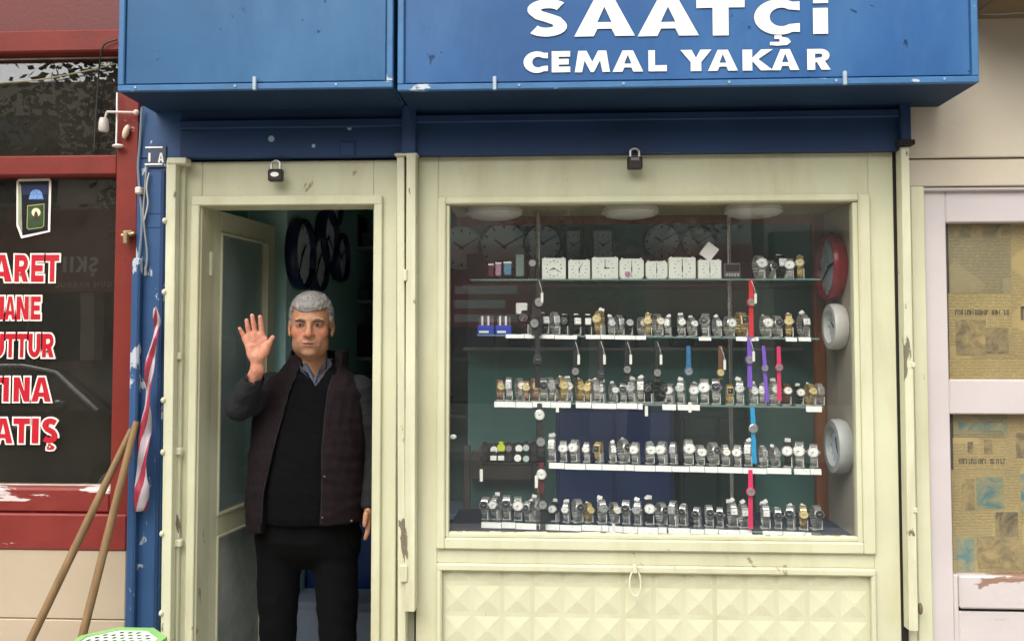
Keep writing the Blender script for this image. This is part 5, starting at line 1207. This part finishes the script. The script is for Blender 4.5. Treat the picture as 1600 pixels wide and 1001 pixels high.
body.cap(Hh(415, 550, -.002), Hh(420.5, 536, -.010), .0125, .0105, .008); body.cap(Hh(420.5, 536, -.010), Hh(426, 527, -.012), .0102, .0082, .004)
body.ell(Hh(400, 540, -.016), (.012, .006, .016), .012, True)
body.cap(Hh(401, 558, .004), wrist, .021, .022, .014); body.cap(wrist, Hh(392, 604, .035), .023, .03, .01)
body.cap(Hh(392, 604, .035), Hh(374, 640, .06), .03, .034, .01)
# hanging left hand
Lh = lambda px, py, dy=0.0: P3(px, py, dy - .0)
body.cap(Lh(581, 730, .01), Lh(577, 788, -.03), .032, .024, .01); body.ell(Lh(576, 806, -.04), (.017, .034, .038), .012)
for k in range(4):
    dy = -.062 + k * .017; body.cap(Lh(576, 818, dy), Lh(574, 832, dy - .004), .0092, .0086, .003); body.cap(Lh(574, 832, dy - .004), Lh(570.5, 841, dy - .002), .0086, .007, .003)
body.cap(Lh(572, 802, -.07), Lh(569.5, 820, -.082), .0105, .008, .005)
me, V = body.mesh('body')
# skin tones: lips, cheeks and shaven jaw have their own colour
L_ = (V - HC) @ HR
x, y, z = L_[:, 0], L_[:, 1], L_[:, 2]
base = np.tile(np.array(lin('#a87857')), (len(V), 1))
def blend(m, c): 
    m = np.clip(m, 0, 1)[:, None]; base[:] = base * (1 - m) + np.array(lin(c)) * m
head = (np.abs(x) < .11) & (z > -.13) & (np.abs(y) < .13)
jaw = np.clip((-.03 - z) / .02, 0, 1) * head * .45; blend(jaw, '#a57f66')
ck = np.exp(-(((np.abs(x) - .042) / .02) ** 2 + ((z + .03) / .022) ** 2)) * (y < 0) * head * .5; blend(ck, '#c2694e')
ns = np.exp(-((x / .017) ** 2 + ((z + .034) / .016) ** 2)) * (y < -.07) * head * .45; blend(ns, '#bf6a4f')
lp_ = np.exp(-((x / .021) ** 4 + ((z + .067) / .0085) ** 4)) * (y < -.07) * head * .8; blend(lp_, '#824839')
er = np.exp(-(((np.abs(x) - .031) / .02) ** 2 + ((z - .001) / .012) ** 2)) * (y < -.05) * head * .6; blend(er, '#84513d')
hand = (V[:, 0] < fx(432, 0)) & (V[:, 1] < .1); blend(hand * .75, '#cb8a70')
tips = hand * np.clip((V[:, 2] - at(400, 522, 0).z) / .05, 0, 1) * .35; blend(tips, '#d98a7d')
def seg(a, b):
    a, b = Hh(*a), Hh(*b); d = b - a; q = V - a; t = np.clip(((q[:, 0] * d[0] + q[:, 2] * d[2]) / (d[0] ** 2 + d[2] ** 2)), 0, 1); return np.hypot(q[:, 0] - t * d[0], q[:, 2] - t * d[2])
for a_, b_ in (((385, 543), (399, 541)), ((399, 541), (413, 534)), ((387, 536), (400, 532)), ((400, 532), (406, 526)), ((413, 532), (406, 543)), ((406, 543), (404, 558)), ((376, 518), (381, 516)), ((386, 512), (391, 511)), ((394, 507), (399, 506.5)), ((405, 508), (411, 508))):
    blend(np.exp(-(seg(a_, b_) / .0022) ** 2) * hand * .6, '#94503c')
nail = np.exp(-((x / .06) ** 4)) * head * np.exp(-((z - .040 - .0 * x) / .002) ** 2) * (y < -.06) * .35; blend(nail, '#8a5a42')
for s_ in (-1, 1): blend(np.exp(-((np.abs(x - s_ * .026) / .011) ** 2 + ((z + .052 + np.abs(x) * .2 - .004) / .012) ** 2)) * np.exp(-((np.abs(x) - .022 - (-.036 - z) * .5) / .003) ** 2) * (y < -.06) * head * .6, '#8a5640')
ca = me.color_attributes.new('skin_tone', 'FLOAT_COLOR', 'POINT')
ca.data.foreach_set('color', np.concatenate([base, np.ones((len(V), 1))], 1).ravel().astype(np.float32))
SKIN = bpy.data.materials.new('skin'); SKIN.use_nodes = True; ns_ = SKIN.node_tree; bs = ns_.nodes['Principled BSDF']
at_ = ns_.nodes.new('ShaderNodeAttribute'); at_.attribute_name = 'skin_tone'
tcs = ns_.nodes.new('ShaderNodeTexCoord').outputs['Object']; nz = tex(ns_, 'Noise', tcs, 70, (1, 1, 1), 4)
ns_.links.new(mixc(ns_, 1.0, at_.outputs[0], ramp(ns_, nz.outputs[0], [(.3, (.78, .74, .73)), (.7, (1.0, 1, 1))]), 'MULTIPLY'), bs.inputs['Base Color'])
bs.inputs['Roughness'].default_value = .62; bs.inputs['Subsurface Weight'].default_value = .12; bs.inputs['Subsurface Radius'].default_value = (.012, .005, .003); bs.inputs['Subsurface Scale'].default_value = .5
b2 = ns_.nodes.new('ShaderNodeBump'); b2.inputs['Strength'].default_value = .4; b2.inputs['Distance'].default_value = .002; ns_.links.new(nz.outputs[0], b2.inputs['Height']); ns_.links.new(b2.outputs[0], bs.inputs['Normal'])
def put_mesh(name, me, m, parent=man):
    me.transform(Matrix.Translation(-ORIG[man])); me.materials.append(m); o = bpy.data.objects.new(name, me); link(o, parent); ORIG[o] = ORIG[man]; return o
bo = put_mesh('body', me, SKIN)
# eyes and brows
EYE = mat('eye_white', '#8f857c', .25, bump=0, vary=.02); IRIS = mat('iris_dark', '#241a14', .2, bump=0, vary=.02); BROW = mat('brow_hair', '#554d47', .8, vary=.2, vscale=200, bump=.3, bscale=400)
MH = Matrix.Translation(HC) @ Matrix([list(HR[i]) for i in range(3)]).to_4x4()
for s_ in (-1, 1):
    e = MB().ball((s_ * .031, -.0775, .0015), (.0125, .0045, .0036), 14, 8).xf(MH).build('eye', EYE, bo, True)
    MB().ball((s_ * .031 - .001, -.0805, .0015), (.0048, .0022, .0042), 12, 6).xf(MH).build('iris', IRIS, bo, True)
    m_ = MB().tube([(s_ * .0165, -.0845, .0005 + .006), (s_ * .026, -.0855, .0085), (s_ * .036, -.083, .0075), (s_ * .045, -.0765, .0025)], [.0012, .0022, .002, .001], 8); m_.xf(MH).build('eyelid', mat('eyelid_skin', '#6f4636', .6, bump=0), bo, True)
    MB().tube([(s_ * .014, -.0855, .0165), (s_ * .024, -.0865, .0205), (s_ * .036, -.083, .0215), (s_ * .049, -.0715, .0155)], [.0028, .0042, .0036, .0018], 8).xf(MH).build('eyebrow', BROW, bo, True)
MB().tube([(-.0225, -.0835, -.0690), (-.012, -.0905, -.0672), (0, -.0925, -.0668), (.012, -.0905, -.0672), (.0225, -.0835, -.0690)], [.0007, .0015, .0017, .0015, .0007], 8).xf(MH).build('mouth_line', mat('mouth_shadow_skin', '#4e2c24', .7, bump=0), bo, True)
# hair
hair = Field(np.arange(HC[0] - .11, HC[0] + .11, .0026), np.arange(HC[1] - .12, HC[1] + .14, .0026), np.arange(HC[2] - .09, HC[2] + .135, .0026))
hair.ell(hp(0, .017, .037), (.0805, .0975, .0855), .01, False, ROT); hair.ell(hp(.0, .004, .074), (.066, .080, .054), .02, False, ROT)
hair.noise(.0009, 420, 4); hair.noise(.0004, 120, 5)
def hcut(X, Y, Z):
    lx = ct * (X - HC[0]) + st_ * (Y - HC[1]); ly = -st_ * (X - HC[0]) + ct * (Y - HC[1]); lz = Z - HC[2]
    f = np.interp(ly, [-.1, -.066, -.05, -.036, -.024, -.012, .0, .012, .05, .12], [.050, .050, .056, .058, .040, -.008, -.022, -.004, -.03, -.06])
    f = f + .011 * np.clip(np.abs(lx + .008) / .05, 0, 1) ** 2 * (ly < -.036) + .0012 * np.sin(lx * 90) * (ly < -.03)
    return (lz - f) * .8
hair.cut(hcut, .004)
HAIR = mat('grey_hair', '#96928c', .7, vary=.25, vscale=60, stretch=(3, 1, .6), bump=.7, bscale=260, streak=('#58544f', .8, (6, 1.5, 1), 20))
hm, hv = hair.mesh('hair')
hn = np.zeros((len(hm.vertices), 3)); hm.vertices.foreach_get('normal', hn.ravel()) if False else None
hn = np.array([v.normal[:] for v in hm.vertices])
ho = put_mesh('hair', hm, HAIR)
# short strands over the cap of hair, combed forward and down
rh = random.Random(8); SV, SF = [], []
for _ in range(9000):
    i = rh.randrange(len(hv)); p = Vector(hv[i]); n = Vector(hn[i]); lz = p.z - HC[2]
    if n.z < -.5: continue
    comb = Vector((rh.gauss(.25, .5), -.8 if lz > .04 else .25, -.25 if lz > .04 else -1.0)); comb = (comb - n * comb.dot(n)).normalized()
    d = (comb + n * rh.uniform(.12, .5)).normalized() * rh.uniform(.007, .014); w_ = comb.cross(n).normalized() * .0006
    k = len(SV); q = p - n * .001; SV += [q - w_, q + w_, q + d * .6 + w_ * .7, q + d + n * -.001, q + d * .6 - w_ * .7]; SF.append((k, k + 1, k + 2, k + 3, k + 4))
sm_ = bpy.data.meshes.new('hair_strands'); sm_.from_pydata([tuple(v) for v in SV], [], SF)
put_mesh('hair_strands', sm_, mat('grey_hair_strands', '#a19d97', .6, vary=.45, vscale=150, bump=0), ho)

# clothes
ZP = lambda py: float(P3(486, py)[2]); XP = lambda px: float(P3(px, 680)[0])
def prof(rows):
    """rows (py, px_left, px_right, cy, b) from top to bottom -> loft arguments"""
    rows = rows[::-1]; Z = [ZP(r[0]) for r in rows]; c = [(XP(r[1]) + XP(r[2])) / 2 for r in rows]; A = [(XP(r[2]) - XP(r[1])) / 2 for r in rows]
    return Z, c, [YM + r[3] for r in rows], A, [r[4] for r in rows]
gx = np.arange(XP(330), XP(625), .005); gy = np.arange(-.09, .40, .005)
# jumper
sw = Field(gx, gy, np.arange(ZP(860), ZP(555), .005))
TR = [(562, 458, 516, .02, .052), (575, 448, 526, .02, .07), (590, 425, 552, .02, .088), (606, 410, 566, .02, .102), (650, 402, 566, .012, .118), (700, 404, 562, .004, .13), (760, 404, 560, .0, .14), (800, 404, 560, .004, .138), (812, 406, 558, .006, .132)]
sw.loft(*prof(TR), .02)
vz0 = ZP(603); XF = lambda px: float(at(px, 680, YM - .12).x)
def vcut(X, Y, Z):
    cx = XF(486); wv_ = np.clip((Z - vz0) * .52, -.05, .2)
    return np.maximum(np.abs(X - cx) - wv_, Y - (YM + .01))
sw.cut(vcut, .004); sw.folds(.004, 38, 3, (.7, 1, 1.3)); sw.noise(.0008, 120, 6)
m_, _ = sw.mesh('jumper'); put_mesh('jumper', m_, mat('black_knit', '#08080a', 1.0, spec=.1, vary=.15, vscale=30, bump=.5, bscale=500))
# shirt seen in the neck of the jumper
sh = Field(np.arange(XP(440), XP(532), .003), np.arange(0.0, .34, .003), np.arange(ZP(640), ZP(545), .003))
sh.loft(*prof([(560, 459, 514, .03, .066), (575, 452, 522, .024, .076), (590, 445, 532, .02, .084), (630, 440, 540, .02, .10)]), .01)
zb = ZP(597)
sh.cut(lambda X, Y, Z: np.maximum(np.abs(X - XF(486)) - np.clip((Z - zb) * .55, -.05, .06), Y - (YM + .0)), .003)
sh.cut(lambda X, Y, Z: np.maximum(np.sqrt(((X - XP(486)) / .061) ** 2 + ((Y - YM - .03) / .062) ** 2) - 1, ZP(583) - Z) * .05, .003)
sh.noise(.0006, 120, 9)
SHIRT = mat('shirt_blue_grey_check', '#444a58', .85, vary=.25, vscale=90, bump=.3, bscale=300, streak=('#33394a', .6, (6, 6, 6), 20))
m_, _ = sh.mesh('shirt'); put_mesh('shirt', m_, SHIRT)
for s_ in (-1, 1):    # collar points
    q = [(486 + s_ * 22, 564), (486 + s_ * 21, 574), (486 + s_ * 6, 599), (486 + s_ * 2.5, 592), (486 + s_ * 12, 577)]
    MB().add([tuple(P3(a_, b_, -.068 + (.022 if i < 2 else 0))) for i, (a_, b_) in enumerate(q)] + [tuple(P3(a_, b_, -.062 + (.022 if i < 2 else 0))) for i, (a_, b_) in enumerate(q)], [(0, 1, 2, 3, 4), (9, 8, 7, 6, 5)] + [(k, (k + 1) % 5, 5 + (k + 1) % 5, 5 + k) for k in range(5)]).build('collar_point', SHIRT, man)
# padded vest, open in front
vg = Field(gx, gy, np.arange(ZP(850), ZP(518), .0045))
VR = [(566, 452, 522, .03, .075), (578, 436, 540, .03, .092), (592, 415, 560, .025, .108), (608, 402, 572, .022, .122), (650, 396, 574, .016, .136), (700, 391, 574, .008, .148), (760, 387, 573, .004, .158), (806, 386, 572, .006, .158), (829, 388, 570, .008, .152)]
vg.loft(*prof(VR), .02, p=2.15)
vg.loft(*prof([(547, 448, 538, .045, .085), (560, 445, 538, .038, .09), (578, 437, 538, .03, .094)]), .012)
vg.cut(lambda X, Y, Z: np.maximum((np.sqrt(((X - XP(488)) / .082) ** 2 + ((Y - YM - .03) / .072) ** 2) - 1) * .07, ZP(572) - Z), .006)
LE = [(ZP(p), XF(q)) for p, q in ((860, 411), (825, 410), (760, 414), (680, 431), (640, 441), (610, 447), (590, 453), (570, 462), (540, 458), (515, 450))]
RE = [(ZP(p), XF(q)) for p, q in ((860, 503), (808, 503), (760, 505), (700, 503), (640, 505), (600, 508), (585, 512), (565, 517), (540, 516), (515, 514))]
def vopen(X, Y, Z):
    l = np.interp(Z, *zip(*LE)); r = np.interp(Z, *zip(*RE)); return np.maximum(np.maximum(l - X, X - r), Y - (YM + .0))
vg.cut(vopen, .008)
vg.cut(lambda X, Y, Z: Z - ZP(822) + np.interp(X, [XP(386), XP(410), XP(500), XP(575)], [-.012, .010, -.028, -.028]), .006)
gX, gY, gZ = np.meshgrid(*vg.ax, indexing='ij')
vg.D += (.0008 * np.abs(np.sin((gZ - .05 * gX) * math.pi / .066)) ** .5 * -1 + .0005).astype(np.float32)
vg.folds(.006, 36, 8, (1, 1, .8)); vg.noise(.0008, 110, 12)
VEST = mat('maroon_padded_nylon', '#170e10', .85, vary=.18, vscale=9, bump=.3, bscale=160, streak=('#121012', .7, (1, 1, 1.5), 5), spec=.15)
m_, _ = vg.mesh('vest'); vo = put_mesh('vest', m_, VEST)
ZIP = mat('zip_black', '#08080a', .8)
for LL, s_ in ((LE, 1), (RE, -1)):
    pts = []
    for zz in np.linspace(ZP(806), ZP(585), 26):
        xx = float(np.interp(zz, *zip(*LL))); rowz, cxs_, cys_, As, Bs = prof(VR)
        a_ = np.interp(zz, rowz, As); b_ = np.interp(zz, rowz, Bs); cxx = np.interp(zz, rowz, cxs_); cyy = np.interp(zz, rowz, cys_)
        yy = cyy - b_ * max(0, 1 - abs((xx - cxx) / a_) ** 2.15) ** (1 / 2.15); pts.append((xx - s_ * .002, yy + .006, zz))
    MB().tube(pts, .003, 6).build('zip_edge', ZIP, vo, True)
for px, py, dy in ((503.5, 808, -.155), (408, 798, -.115), (507, 744, -.158), (549, 813, -.13)):
    c = P3(px, py, dy); MB().lathe([(.0035, .004), (.0035, -.001), (.002, -.003)], c, 'Y', 12).build('snap_button', STEEL, vo, True)
# sleeves
SLEEVE = mat('charcoal_sleeve', '#0b0d11', .85, vary=.18, vscale=18, bump=.5, bscale=350)
sr = Field(np.arange(XP(322), XP(470), .0042), np.arange(-.09, .36, .0042), np.arange(ZP(690), ZP(560), .0042))
sh0 = P3(424, 607, .03); el0 = np.array(at(373, 636, .065)); wr0 = np.array(at(396, 593, .022))
sr.cap(sh0, (sh0 + el0) / 2 + np.array((0, 0, -.006)), .064, .056, .02); sr.cap((sh0 + el0) / 2 + np.array((0, 0, -.006)), el0, .056, .046, .02)
sr.cap(el0, (el0 + wr0) / 2, .046, .042, .02); sr.cap((el0 + wr0) / 2, wr0, .042, .038, .012)
ax_ = (Hh(402, 577, .012) - wr0); ax_ /= np.linalg.norm(ax_)
def cuff(X, Y, Z):
    t = (X - wr0[0]) * ax_[0] + (Y - wr0[1]) * ax_[1] + (Z - wr0[2]) * ax_[2]; r = np.sqrt(np.maximum(0, (X - wr0[0]) ** 2 + (Y - wr0[1]) ** 2 + (Z - wr0[2]) ** 2 - t * t))
    return np.maximum(r - .033, -.006 - t)
sr.cut(cuff, .004)
def cuff2(X, Y, Z): return .024 - ((X - wr0[0]) * ax_[0] + (Y - wr0[1]) * ax_[1] + (Z - wr0[2]) * ax_[2])
sr.cut(cuff2, .004)
sr.folds(.0055, 75, 21, (1, .6, 1.2)); sr.noise(.001, 160, 22)
m_, _ = sr.mesh('sleeve'); put_mesh('sleeve', m_, SLEEVE)
s2_ = Field(np.arange(XP(535), XP(640), .005), np.arange(-.02, .36, .005), np.arange(ZP(800), ZP(575), .005))
a_, b_, c_ = P3(560, 612, .03), P3(584, 705, .035), P3(578, 786, -.02)
s2_.cap(a_, (a_ + b_) / 2, .066, .06, .02); s2_.cap((a_ + b_) / 2, b_, .06, .052, .02); s2_.cap(b_, c_, .052, .040, .02)
s2_.cut(lambda X, Y, Z: Z - ZP(790), .004)
s2_.folds(.005, 60, 23, (1, .6, 1.2)); m_, _ = s2_.mesh('sleeve'); put_mesh('sleeve', m_, SLEEVE)
# trousers
TRS = mat('black_trousers', '#070708', .95, spec=.12, vary=.2, vscale=12, bump=.4, bscale=400)
tf = Field(np.arange(XP(385), XP(590), .006), np.arange(.03, .38, .006), np.arange(.05, ZP(770), .006))
tf.loft(*prof([(775, 408, 556, .012, .120), (800, 404, 560, .012, .125), (840, 402, 560, .02, .122), (862, 408, 556, .025, .10), (880, 430, 534, .03, .06), (890, 452, 512, .03, .03)]), .03)
for pts in (((438, 838, .084), (435, 930, .076), (434, 1001, .066), (436, 1160, .058)), ((523, 838, .086), (527, 930, .078), (528, 1001, .068), (530, 1160, .058))):
    for (p, q, r), (p2, q2, r2) in zip(pts[:-1], pts[1:]): tf.cap(P3(p, q, .03), P3(p2, q2, .03), r, r2, .03 if q < 850 else .005)
tf.folds(.0035, 55, 31, (1, 1, .35)); tf.noise(.001, 90, 32)
m_, _ = tf.mesh('trousers'); put_mesh('trousers', m_, TRS)
MB().tube([(XP(482) + .148 * 1.08 * math.cos(t), YM + .012 - .126 * math.sin(t), ZP(797)) for t in [math.pi * k / 16 for k in range(17)]], .008, 8).build('belt', mat('black_leather_belt', '#121214', .4), man, True)
for px in (436, 530):
    c = P3(px, 1160, .03); MB().box(c[0] - .045, c[0] + .045, c[1] - .19, c[1] + .075, .021, .04, .012).build('shoe_sole', BLACK, man)
    MB().ball((c[0], c[1] - .06, .045), (.043, .125, .05), 16, 8).build('shoe', mat('black_shoe_leather', '#17161a', .35), man, True)
# ------------------------------------------------------------------ far side of the street (seen mirrored in the glass)
YO = -11.0
def mir(px, py, Y):
    """where the photograph's mirror image at px,py stands on the plane y=Y across the street"""
    p = at(px, py, -Y); return Vector((p.x, Y, p.z))
def shop_row(name, label, x0, x1, h, wall, signm, signz, bays):
    t = thing(name, label, 'building', ((x0 + x1) / 2, YO - .5, 0), 'buildings across the street')
    MB().box(x0, x1, YO - 6, YO - .2, 2.6, h, .02).box(x0, x1, YO - 6, YO - 4, 0, 2.6).build('wall', wall, t)
    MB().box(x0 + .05, x1 - .05, YO - .2, YO + .1, signz[0], signz[1], .02).build('sign_board', signm, t)
    n = bays; wd = (x1 - x0) / n
    for k in range(n + 1):
        x = x0 + k * wd; MB().box(x - .12, x + .12, YO - .5, YO - .1, 0, 2.6, .01).build('pier', wall, t)
    for k in range(n):
        a = x0 + k * wd + .12; b = a + wd - .24
        f = MB().box(a, b, YO - .45, YO - .40, .5, 2.55).build('shop_window', mat('far_dark_glass', '#3a3f3d', .08, spec=.6, bump=0), t)
        for u in (.33, .66): MB().box(a + (b - a) * u - .03, a + (b - a) * u + .03, YO - .40, YO - .34, .5, 2.55).build('mullion', mat('far_grey_frame', '#6a6c6a', .5), f)
        MB().box(a, b, YO - .45, YO - .3, 0, .5).build('stall_riser', wall, t)
        zf = 3.9
        while zf + 1.6 < h:
            MB().box(a + wd * .15, b - wd * .15, YO - .22, YO - .17, zf, zf + 1.5).build('window', MATS['far_dark_glass'], t); MB().box(a + wd * .13, b - wd * .13, YO - .2, YO - .1, zf - .1, zf - .02, .01).build('sill', MATS['far_grey_frame'], t); zf += 3.0
    return t
W1 = mat('far_grey_render', '#b3ab9a', .85, vary=.15, bump=.2); W2 = mat('far_tan_render', '#b3b3ac', .85, vary=.15, bump=.2); MAR = mat('maroon_sign_board', '#85423c', .5, vary=.1); BRK = mat('far_brick_red', '#a06256', .7, vary=.2)
b1 = shop_row('street_building', 'grey building across the street with maroon sign, mirrored in dark window', -14.5, -4.6, 6.0, W1, MAR, (2.35, 3.75), 3)
b2 = shop_row('street_building', 'tan building across the street with brick red sign', -4.4, 3.2, 5.2, W2, BRK, (1.95, 3.1), 3)
b3 = shop_row('street_building', 'grey building across the street at the far right', 3.4, 14, 6.4, W1, mat('far_green_board', '#2f4a40', .5), (2.4, 3.3), 3)
RP = thing('poster', 'red and white poster board across the street', 'sign', mir(760, 480, YO + .12))
A_, B_ = mir(700, 512, YO + .12), mir(828, 438, YO + .12)
MB().box(A_.x, B_.x, YO + .1, YO + .14, A_.z, B_.z, .01).build('board', mat('poster_red', '#b8453f', .5), RP)
for k in range(3):
    zz = A_.z + (B_.z - A_.z) * (.12 + .3 * k); MB().box(A_.x + .1, B_.x - .2 - .2 * (k % 2), YO + .141, YO + .145, zz, zz + .13).build('pale_band', WHITE_P, RP)
SGN = mat('far_sign_letters', '#e4e2d8', .6)
lm = MB()
def mletters(items, m, parent):
    """letters stand on the board facing the shop, so their left is east"""
    q = MB()
    for ch, p0, p1, t0, t1 in items:
        A, B = mir(p0, t1, YO + .11), mir(p1, t0, YO + .11)
        for fg in groups_of([[(B.x + u * (A.x - B.x), A.z + v * (B.z - A.z)) for u, v in lp] for lp in glyph(ch, .15)]): q.sheet(fg, YO + .105)
    q.build('lettering', m, parent)
mletters([('Ş', 133, 150, 401, 424), ('K', 112, 131, 400, 424), ('I', 103, 109, 400, 424), ('I', 92, 98, 400, 424)], SGN, b1)
mletters([('G', 162, 170, 439, 448), ('Ü', 152, 160, 439, 448), ('N', 142, 150, 439, 448), ('N', 128, 135, 439, 448), ('A', 118, 127, 439, 448), ('R', 108, 116, 439, 448), ('B', 98, 106, 439, 448), ('U', 88, 96, 439, 448), ('L', 80, 86, 439, 448)], mat('far_small_letters', '#b5ada3', .6), b1)
# parked car
def car(label, cx, cyy, col_, length=4.2):
    t = thing('parked_car', label, 'car', (cx, cyy, -.13)); W = .84
    prof_ = [(-2.1, .35), (-2.1, .72), (-1.95, .92), (-1.35, 1.0), (-.95, 1.36), (-.55, 1.47), (.25, 1.48), (.62, 1.42), (1.2, 1.02), (1.85, .88), (2.08, .70), (2.1, .35)]
    V = []; n = len(prof_)
    wf = lambda z: W if z < .95 else W - (z - .95) * .42
    for s_ in (-1, 1): V += [(cx + x, cyy + s_ * wf(z), z - .13) for x, z in prof_]
    F = [tuple(range(n)), tuple(range(2 * n - 1, n - 1, -1))] + [(k, (k + 1) % n, n + (k + 1) % n, n + k) for k in range(n)]
    MB().add(V, F).build('car_body', col_, t)
    GL = MATS['far_dark_glass']
    for s_ in (-1, 1):
        for q in ([(-1.15, 1.03), (-.86, 1.34), (-.5, 1.42), (-.18, 1.43), (-.18, 1.03)], [(-.1, 1.03), (-.1, 1.43), (.25, 1.43), (.55, 1.37), (1.0, 1.05)]):
            V = [(cx + x, cyy + s_ * (wf(z) + .012), z - .13) for x, z in q] + [(cx + x, cyy + s_ * (wf(z) - .02), z - .13) for x, z in q]; k_ = len(q)
            MB().add(V, [tuple(range(k_)), tuple(range(2 * k_ - 1, k_ - 1, -1))] + [(k, (k + 1) % k_, k_ + (k + 1) % k_, k_ + k) for k in range(k_)]).build('side_window', GL, t)
        MB().tube([(cx + x, cyy + s_ * (wf(z) + .018), z - .13) for x, z in [(-1.2, 1.04), (-.9, 1.37), (-.52, 1.45), (.26, 1.455), (.6, 1.395), (1.08, 1.05)]], .022, 8).build('roof_trim', STEEL, t, True)
        MB().ball((cx + .82, cyy + s_ * 1.0, .98), (.07, .10, .06), 12, 8).build('mirror', col_, t, True)
        MB().box(cx - .5, cx - .32, cyy + s_ * (W + .002), cyy + s_ * (W + .03), .74, .78, .01).build('door_handle', STEEL, t); MB().box(cx + .3, cx + .48, cyy + s_ * (W + .002), cyy + s_ * (W + .03), .74, .78, .01).build('door_handle', STEEL, t)
        for wx in (-1.3, 1.32):
            wl = MB().lathe([(.31, -.1), (.32, -.06), (.32, .06), (.31, .1)], (cx + wx, cyy + s_ * .76, .19), 'Y', 24).build('tyre', BLACK, t, True); MB().lathe([(.2, -.112), (.2, .112)], (cx + wx, cyy + s_ * .76, .19), 'Y', 20).build('rim', STEEL, wl)
        MB().box(cx + 1.98, cx + 2.11, cyy + s_ * .5, cyy + s_ * .78, .5, .62, .02).build('headlight', WHITE_P, t)
    V = [(cx + .66, cyy - .58, 1.275), (cx + .66, cyy + .58, 1.275), (cx + 1.16, cyy + .7, .93), (cx + 1.16, cyy - .7, .93)]; MB().add(V + [(x + .01, y, z + .012) for x, y, z in V], [(0, 1, 2, 3), (4, 5, 6, 7), (0, 1, 5, 4), (1, 2, 6, 5), (2, 3, 7, 6), (3, 0, 4, 7)]).build('windscreen', GL, t)
    return t
car('black car parked at the kerb, mirrored in the red shop window', -5.35, -5.6, mat('car_black_paint', '#141517', .15, bump=0, coat=.8))
# street trees
def tree(label, x, y, h, r, seed):
    rn = random.Random(seed); t = thing('street_tree', label, 'tree', (x, y, 0), 'trees across the street')
    BK = mat('tree_bark', '#4d4034', .9, vary=.3, vscale=8, bump=.6, bscale=30); LF = mat('tree_leaves', (.09, .10, .035), .6, vary=.5, vscale=1.5, bump=0)
    tk = MB().tube([(x, y, 0), (x + .05, y, 1.2), (x - .04, y + .05, h * .45), (x, y, h * .62)], [.17, .14, .11, .07], 10)
    for k in range(7):
        a = rn.uniform(0, 6.28); z0 = h * rn.uniform(.36, .58); tk.tube([(x, y, z0), (x + r * .45 * math.cos(a), y + r * .45 * math.sin(a), z0 + h * .14), (x + r * .8 * math.cos(a), y + r * .8 * math.sin(a), z0 + h * .25)], [.06, .04, .015], 6)
    tk.build('trunk', BK, t, True)
    V = []; F = []
    cl_ = [(rn.gauss(0, .45) * r, rn.gauss(0, .45) * r, h * .68 + rn.gauss(0, .13) * h, rn.uniform(.3, .6) * r) for _ in range(26)]
    for _ in range(5200):
        c = rn.choice(cl_); d = Vector((rn.gauss(0, 1), rn.gauss(0, 1), rn.gauss(0, .8))).normalized() * c[3] * rn.uniform(.4, 1)
        p = Vector((x + c[0], y + c[1], c[2])) + d; u = Vector((rn.gauss(0, 1), rn.gauss(0, 1), rn.gauss(0, 1))).normalized() * rn.uniform(.05, .09); v = u.orthogonal().normalized() * rn.uniform(.03, .05)
        n = len(V); V += [p - u, p + v, p + u, p - v]; F.append((n, n + 1, n + 2, n + 3))
    me = bpy.data.meshes.new('crown'); me.from_pydata([tuple(q - Vector((x, y, 0))) for q in V], [], F); me.materials.append(LF); o = bpy.data.objects.new('crown', me); link(o, t)
tree('leafy tree across the street opposite the red shop', -5.3, -8.6, 6.4, 1.8, 1)
tree('leafy tree across the street at far left', -9.8, -8.8, 6.6, 1.8, 2)
tree('leafy tree across the street opposite the display window', 1.1, -8.8, 5.6, 1.5, 3)
